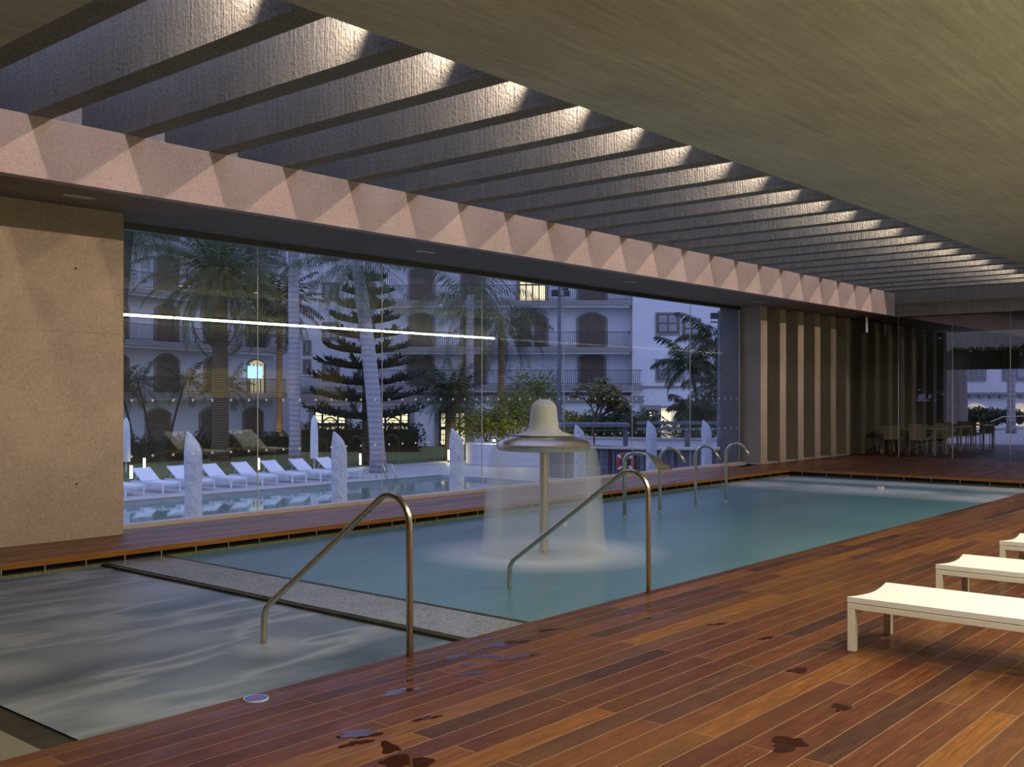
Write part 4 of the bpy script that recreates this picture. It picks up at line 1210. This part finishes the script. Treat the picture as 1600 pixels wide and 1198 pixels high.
def curved_wall(pts, z0, z1, thick, nseg=24):
    """catmull curve through world xy pts"""
    P = [Vector((p.x, p.y, 0)) for p in pts]; P = [P[0]*2-P[1]] + P + [P[-1]*2-P[-2]]
    out = []
    for i in range(1, len(P)-2):
        for k in range(nseg//(len(P)-3)+1):
            t = k/(nseg//(len(P)-3)+1)
            out.append(0.5*((2*P[i]) + (P[i+1]-P[i-1])*t + (2*P[i-1]-5*P[i]+4*P[i+1]-P[i+2])*t*t + (3*P[i]-P[i-1]-3*P[i+1]+P[i+2])*t*t*t))
    out.append(P[-2]); mb = MB()
    for i, p in enumerate(out):
        d = (out[min(i+1, len(out)-1)]-out[max(i-1, 0)]).normalized(); nrm = Vector((-d.y, d.x, 0))
        for q, z in ((0, z0), (0, z1), (1, z1), (1, z0)):
            w_ = p + nrm*thick*q; mb.v.append((w_.x, w_.y, z))
    for i in range(len(out)-1):
        for q in range(4): mb.f.append((i*4+q, (i+1)*4+q, (i+1)*4+(q+1) % 4, i*4+(q+1) % 4))
    mb.f.append((0, 1, 2, 3)); e_ = (len(out)-1)*4; mb.f.append((e_+3, e_+2, e_+1, e_))
    return mb, out
mb, o_ = curved_wall([W(728, 48), W(745, 46.5), W(800, 46), W(900, 46)], GZ, PLZ, 2.5)
struct('planter_wall', mb, M['stucco'], 'pale curved planter wall carrying the green bushes')
mb, o_ = curved_wall([W(860, 39.5), W(940, 38), W(1040, 37), W(1170, 37)], GZ, -0.32, 0.3)
sw = struct('raised_terrace_wall', mb, M['slatwall'], 'blue grey slatted curved wall below the raised terrace')
b = MB()
for i in range(len(o_)-1):
    for k in range(4):
        p = o_[i].lerp(o_[i+1], k/4); d = (o_[i+1]-o_[i]).normalized()
        M_ = Matrix.Translation((p.x, p.y, 0)) @ Matrix.Rotation(math.atan2(d.y, d.x), 4, 'Z')
        b.box(-0.07, 0.07, -0.03, 0, GZ, -0.36, M_)
b.build('slats', M['blueframe'], sw)
mb, o2 = curved_wall([W(860, 39.2), W(940, 37.8), W(1040, 36.8), W(1170, 36.8)], -0.32, -0.26, 1.2)
mb.build('capping', M['coping'], sw)
mb, o2 = curved_wall([W(850, 44), W(940, 42), W(1040, 41), W(1180, 41)], -0.6, -0.12, 0.25)
st = struct('upper_terrace_wall', mb, M['stucco'], 'low pale upper wall of the raised terrace')
mb, o2 = curved_wall([W(850, 43.5), W(940, 41.9), W(1040, 40.9), W(1180, 40.9)], -0.12, -0.06, 0.4); mb.build('capping', M['coping'], st)
# timber frame and rail on the raised terrace
T5 = 38.5
r_ = empty('timber_frame', (0, 0, 0), YAW, 'blue grey timber frame with a flat beam on a stout post, left of the lifebuoy', 'frame')
zt = lambda v: fz(v, T5)
MB().box(fx(876, T5), fx(983, T5), T5-0.3, T5+1.2, zt(666.5), zt(661)).build('top_beam', M['blueframe'], r_)
MB().box(fx(974, T5), fx(981, T5), T5-0.05, T5+0.12, -0.32, zt(666.5)).build('post', M['blueframe'], r_)
MB().box(fx(927, T5), fx(929.5, T5), T5, T5+0.06, -0.3, zt(666.5)).build('thin_post', M['iron'], r_)
MB().box(fx(884, T5), fx(981, T5), T5+1.0, T5+1.05, zt(674), zt(673)).build('wire_rail', M['dull_steel'], r_)
r_ = empty('terrace_barrier', (0, 0, 0), YAW, 'blue grey barrier of two horizontal boards along the raised terrace', 'fence')
T6 = 38.0; zt = lambda v: fz(v, T6)
for a, c in ((663, 658), (672, 668)): MB().box(fx(995, T6), fx(1165, T6), T6, T6+0.08, zt(a), zt(c)).build('board', M['blueframe'], r_)
for u in (1075, 1148): MB().box(fx(u-3.5, T6), fx(u+3.5, T6), T6+0.08, T6+0.25, -0.32, zt(657)).build('post', M['blueframe'], r_)
r_ = empty('lifebuoy', at(977, 37.2, zv(722, 37.2)), YAW, 'red lifebuoy with pale bands hanging on the slatted wall', 'lifebuoy')
ring = [(0.28+0.075*math.cos(a), 0.055*math.sin(a)) for a in [2*math.pi*k/12 for k in range(12)]]
def torus_part(a0, a1, grow=1.0):
    mb = MB(); n = 12
    for i in range(n+1):
        a = a0+(a1-a0)*i/n
        for k in range(12):
            q = 2*math.pi*k/12; rr = 0.28+0.085*grow*math.cos(q)
            mb.v.append((rr*math.cos(a), 0.06*grow*math.sin(q), rr*math.sin(a)))
    for i in range(n):
        for k in range(12): mb.f.append((i*12+k, i*12+(k+1) % 12, (i+1)*12+(k+1) % 12, (i+1)*12+k))
    return mb
MB_ = torus_part(0, 2*math.pi-0.001); MB_.build('ring', M['red'], r_, smooth=True)
for k in range(4): torus_part(math.pi/4+k*math.pi/2-0.12, math.pi/4+k*math.pi/2+0.12, 1.08).build('band', M['white'], r_, smooth=True)
b = MB().box(-0.05, 0.05, 0.0, 0.09, -0.25, 0.27); b.build('bracket', M['dull_steel'], r_)

# ---- closed umbrellas ----
def cover(mb, h, w, lean):
    n = 20; secs = [(0, .50, 0), (0.10, .50, 0), (0.35, .49, 0), (0.6, .50, 0.0), (0.78, .48, -0.02), (0.88, .38, -0.08), (0.95, .22, -0.2), (1.0, .05, -0.34)]
    for q, r_, off in secs:
        for k in range(n):
            a = 2*math.pi*k/n; f = 1+0.07*math.sin(4*a+q*9)+0.04*math.sin(9*a)
            mb.v.append((r_*w*f*math.cos(a)+off*w*lean, r_*w*0.8*f*math.sin(a), h*q))
    for i in range(len(secs)-1):
        for k in range(n): mb.f.append((i*n+k, i*n+(k+1) % n, (i+1)*n+(k+1) % n, (i+1)*n+k))
    mb.f.append(tuple(range(n))[::-1]); mb.f.append(tuple(range((len(secs)-1)*n, len(secs)*n)))
    return mb
ul = ['closed parasol under a pale cover, leftmost of the row close to the glass', 'closed parasol under a pale cover, second from left in the row by the glass',
      'closed parasol under a pale cover, third from left, just left of the fountain', 'closed parasol half hidden by the fountain cap',
      'closed parasol under a pale cover right of the lifebuoy', 'closed parasol under a pale cover, rightmost, by the edge of the fins']
u0 = None
for (u, v, wpx), lb in zip(((302, 674, 27), (530, 674, 24), (714, 669, 23), (906, 663, 19), (1018, 657, 17), (1104, 656, 16)), ul):
    t = 20.0*27/wpx; z = zv(v, t)
    if u0 is None:
        u0 = r_ = empty('closed_umbrella', (0, 0, 0), YAW, lb, 'umbrella', 'covered umbrellas close to the glass')
        cover(MB(), 2.2, 0.34, 1.0).build('cover', M['canvas'], r_, smooth=True)
        MB().tube([(0, 0, -0.5), (0, 0, 0.1)], 0.025, 10).build('pole', M['white'], r_)
        MB().box(-0.3, 0.3, -0.3, 0.3, -0.5, -0.44).build('base', M['stone'], r_)
    else: r_ = copy_tree(u0); r_['label'] = lb
    r_.location = at(u, t, GZ + 0.5)
    for ch in r_.children:
        if ch.name.startswith('cover'): ch.scale = (1, 1, (z-GZ-0.5)/2.2)
u0 = None
for (u, v, t), lb in zip(((197, 652, 42), (491, 648, 44)), ('slim closed white parasol beside the leftmost outdoor lounger', 'slim closed white parasol between the two pale ringed palm trunks')):
    if u0 is None:
        u0 = r_ = empty('closed_umbrella', (0, 0, 0), YAW, lb, 'umbrella', 'slim white umbrellas behind the outdoor loungers')
        n = 16; prof = [(0.17, 0.45), (0.175, 0.7), (0.165, 1.6), (0.13, 2.1), (0.06, 2.25), (0.01, 2.32)]
        MB().lathe(prof, n=n).build('canopy', M['white'], r_, smooth='auto')
        MB().tube([(0, 0, 0), (0, 0, 0.5)], 0.025, 8).build('pole', M['white'], r_)
    else: r_ = copy_tree(u0); r_['label'] = lb
    r_.location = at(u, t); s_ = (zv(v, t)-GZ)/2.32; r_.scale = (1, 1, s_)
# ---- outdoor loungers ----
ol = ['leftmost white outdoor lounger, cut by the concrete wall', 'second white outdoor lounger from the left', 'third white outdoor lounger, behind the leftmost covered parasol',
      'fourth white outdoor lounger from the left', 'fifth white outdoor lounger, beside a glowing bollard', 'sixth white outdoor lounger, left of the slim ringed palm trunk',
      'seventh white outdoor lounger, at the foot of the slim ringed palm', 'rightmost white outdoor lounger, by the leaning palm trunk']
op = make_lounger(M['white'], M['white'], ol[0], 'white loungers beside the outdoor pool', 32)
for i in range(8):
    o = op if i == 0 else copy_tree(op)
    o.location = (16.45 + 1.27*i + 0.65, 29.75, GZ); o.rotation_euler = (0, 0, math.pi); o['label'] = ol[i]
# ---- bollards with glow ----
bl = ['glowing bollard beside the leftmost slim parasol', 'glowing bollard behind the second outdoor lounger', 'glowing bollard behind the fifth outdoor lounger',
      'glowing bollard left of the leaning palm trunk', 'glowing bollard left of the third covered parasol']
u0 = None
for (u, v0, v1), lb in zip(((205, 724, 745), (225.5, 712, 731), (404, 713, 731), (563, 704, 723), (701, 700, 716)), bl):
    t = (CAM_H-GZ-0.1)*F_PX/(v1+3-619)
    if u0 is None:
        u0 = r_ = empty('bollard_light', (0, 0, 0), 0, lb, 'lamp', 'glowing bollards round the outdoor pool')
        MB().tube([(0, 0, 0.12), (0, 0, 0.58)], 0.045, 12).build('light_tube', M['glow'], r_)
        MB().tube([(0, 0, 0), (0, 0, 0.12)], 0.05, 12).build('base', M['dull_steel'], r_)
    else: r_ = copy_tree(u0); r_['label'] = lb
    r_.location = at(u, t)
# ---- pool ladder ----
p = (26.1, 28.5, GZ)
r_ = empty('pool_ladder', p, 0, 'curved steel ladder rails at the far edge of the outdoor pool', 'ladder')
for dx in (0, 0.45):
    path = smooth_path([(dx, 0.50, 0), (dx, 0.45, 0.52), (dx, 0.1, 0.56), (dx, -0.35, -0.5)], [0.15, 0.15], 8)
    MB().tube(path, 0.022, 10).build('rail', M['steel'], r_, smooth=True)
# stair rails beyond the terrace
r_ = empty('stair_rail', at(1560, 43, 0), YAW, 'steel stair handrails before the lit arches', 'handrail')
for k, dx in enumerate((0, 1.5)):
    MB().tube([(dx-1.0, 0, -0.0), (dx-1.0, 0, 0.25), (dx+0.2, 0, 0.75), (dx+1.1, 0, 0.78), (dx+1.1, 0, 0)], 0.02, 8).build('rail', M['steel'], r_)

# ---- dark fascia closing the terrace, garden lamps, unseen trees added to block mirrored sky ----
struct('terrace_fascia', MB().box(38.0, 38.4, -6.0, 14.0, 3.0, 5.2), M['soffit'], 'dark fascia above the hanging planter beyond the terrace')
gl = ['small garden spotlight under the yellow green bushes left of the fountain', 'small garden spotlight behind the fountain plume', 'small garden spotlight at the foot of the kentia palms',
      'small garden spotlight at the foot of the orange lit palm trunk', 'small garden spotlight under the short bushy date palm']
g0 = None
for (u, t, z, e_), lb in zip(((772, 46.4, PLZ, 45), (812, 46.4, PLZ, 60), (1131, 42, GZ, 60), (431, 57, GZ, 60), (706, 48.6, GZ, 40)), gl):
    if g0 is None:
        g0 = r_ = empty('garden_spotlight', (0, 0, 0), 0, lb, 'lamp', 'garden spotlights among the plants')
        MB().tube([(0, 0, 0), (0, 0, 0.12)], 0.03, 8).build('stake', M['iron'], r_)
        MB().tube([(0, 0, 0.12), (0, 0, 0.2)], 0.06, 10).build('head', M['glow'], r_)
    else: r_ = copy_tree(g0); r_['label'] = lb
    r_.location = at(u, t, z)
    p = W(u, t, z)
    add_light('garden_glow', 'POINT', (p.x, p.y, z + 0.32), e_, (1.0, 0.80, 0.34), shadow_soft_size=0.08)
tn = ['broad dark tree at the near end of the pool garden, closest to the hall', 'broad dark tree in the middle of the near end of the pool garden', 'broad dark tree at the near end of the pool garden, farthest from the hall']
for i, (tx, ty) in enumerate(((-14, 19), (-17, 29), (-12, 41))):
    r_ = empty('garden_tree', (tx, ty, GZ), 0, tn[i], 'tree', 'trees at the near end of the garden')
    MB().tube([(0, 0, 0), (0.2, 0, 3), (0, 0.2, 6)], [0.35, 0.28, 0.15], 10).build('trunk', M['thin'], r_)
    mb = MB(); rr_ = random.Random(90+i)
    for k in range(6): leaf_cloud(mb, (2.2*math.cos(k*1.05), 3.4*math.sin(k*1.05), 4.6+rr_.uniform(-1.6, 2.4)), 2.8, 3.2, 2.8, 650, 0.34, rr_, 0.5)
    mb.build('foliage', M['bush2'], r_, recalc=False)

# unseen spot and housing added to brighten the terrace tables through the end glass
d_ = Vector((29.2, 10.1, 0.6)) - Vector((22.0, 2.0, 4.25))
add_light('terrace_spot', 'SPOT', (22.0, 2.0, 4.25), 700, WARM, d_.to_track_quat('-Z', 'Y').to_euler(), spot_size=R(26), spot_blend=0.8, shadow_soft_size=0.08)
o = copy_tree(l_down); o.location = (22.0, 2.0, 0); o['label'] = 'round recessed spotlight at the far end of the ceiling'
r_ = empty('hedge', (-9, 12, GZ), 0, 'tall clipped hedge closing the near end of the pool garden', 'hedge')  # added out of view to hide a bright gap in the end glass reflection
mb = MB(); rnd = random.Random(4)
for k in range(14): leaf_cloud(mb, (0, k*2.2, 1.6), 0.9, 1.6, 1.6, 420, 0.16, rnd, 0.8)
mb.build('foliage', M['hedge'], r_, recalc=False)
MB().box(-0.6, 0.6, -1.0, 29.5, 0, 2.8).build('core', M['hedge'], r_)
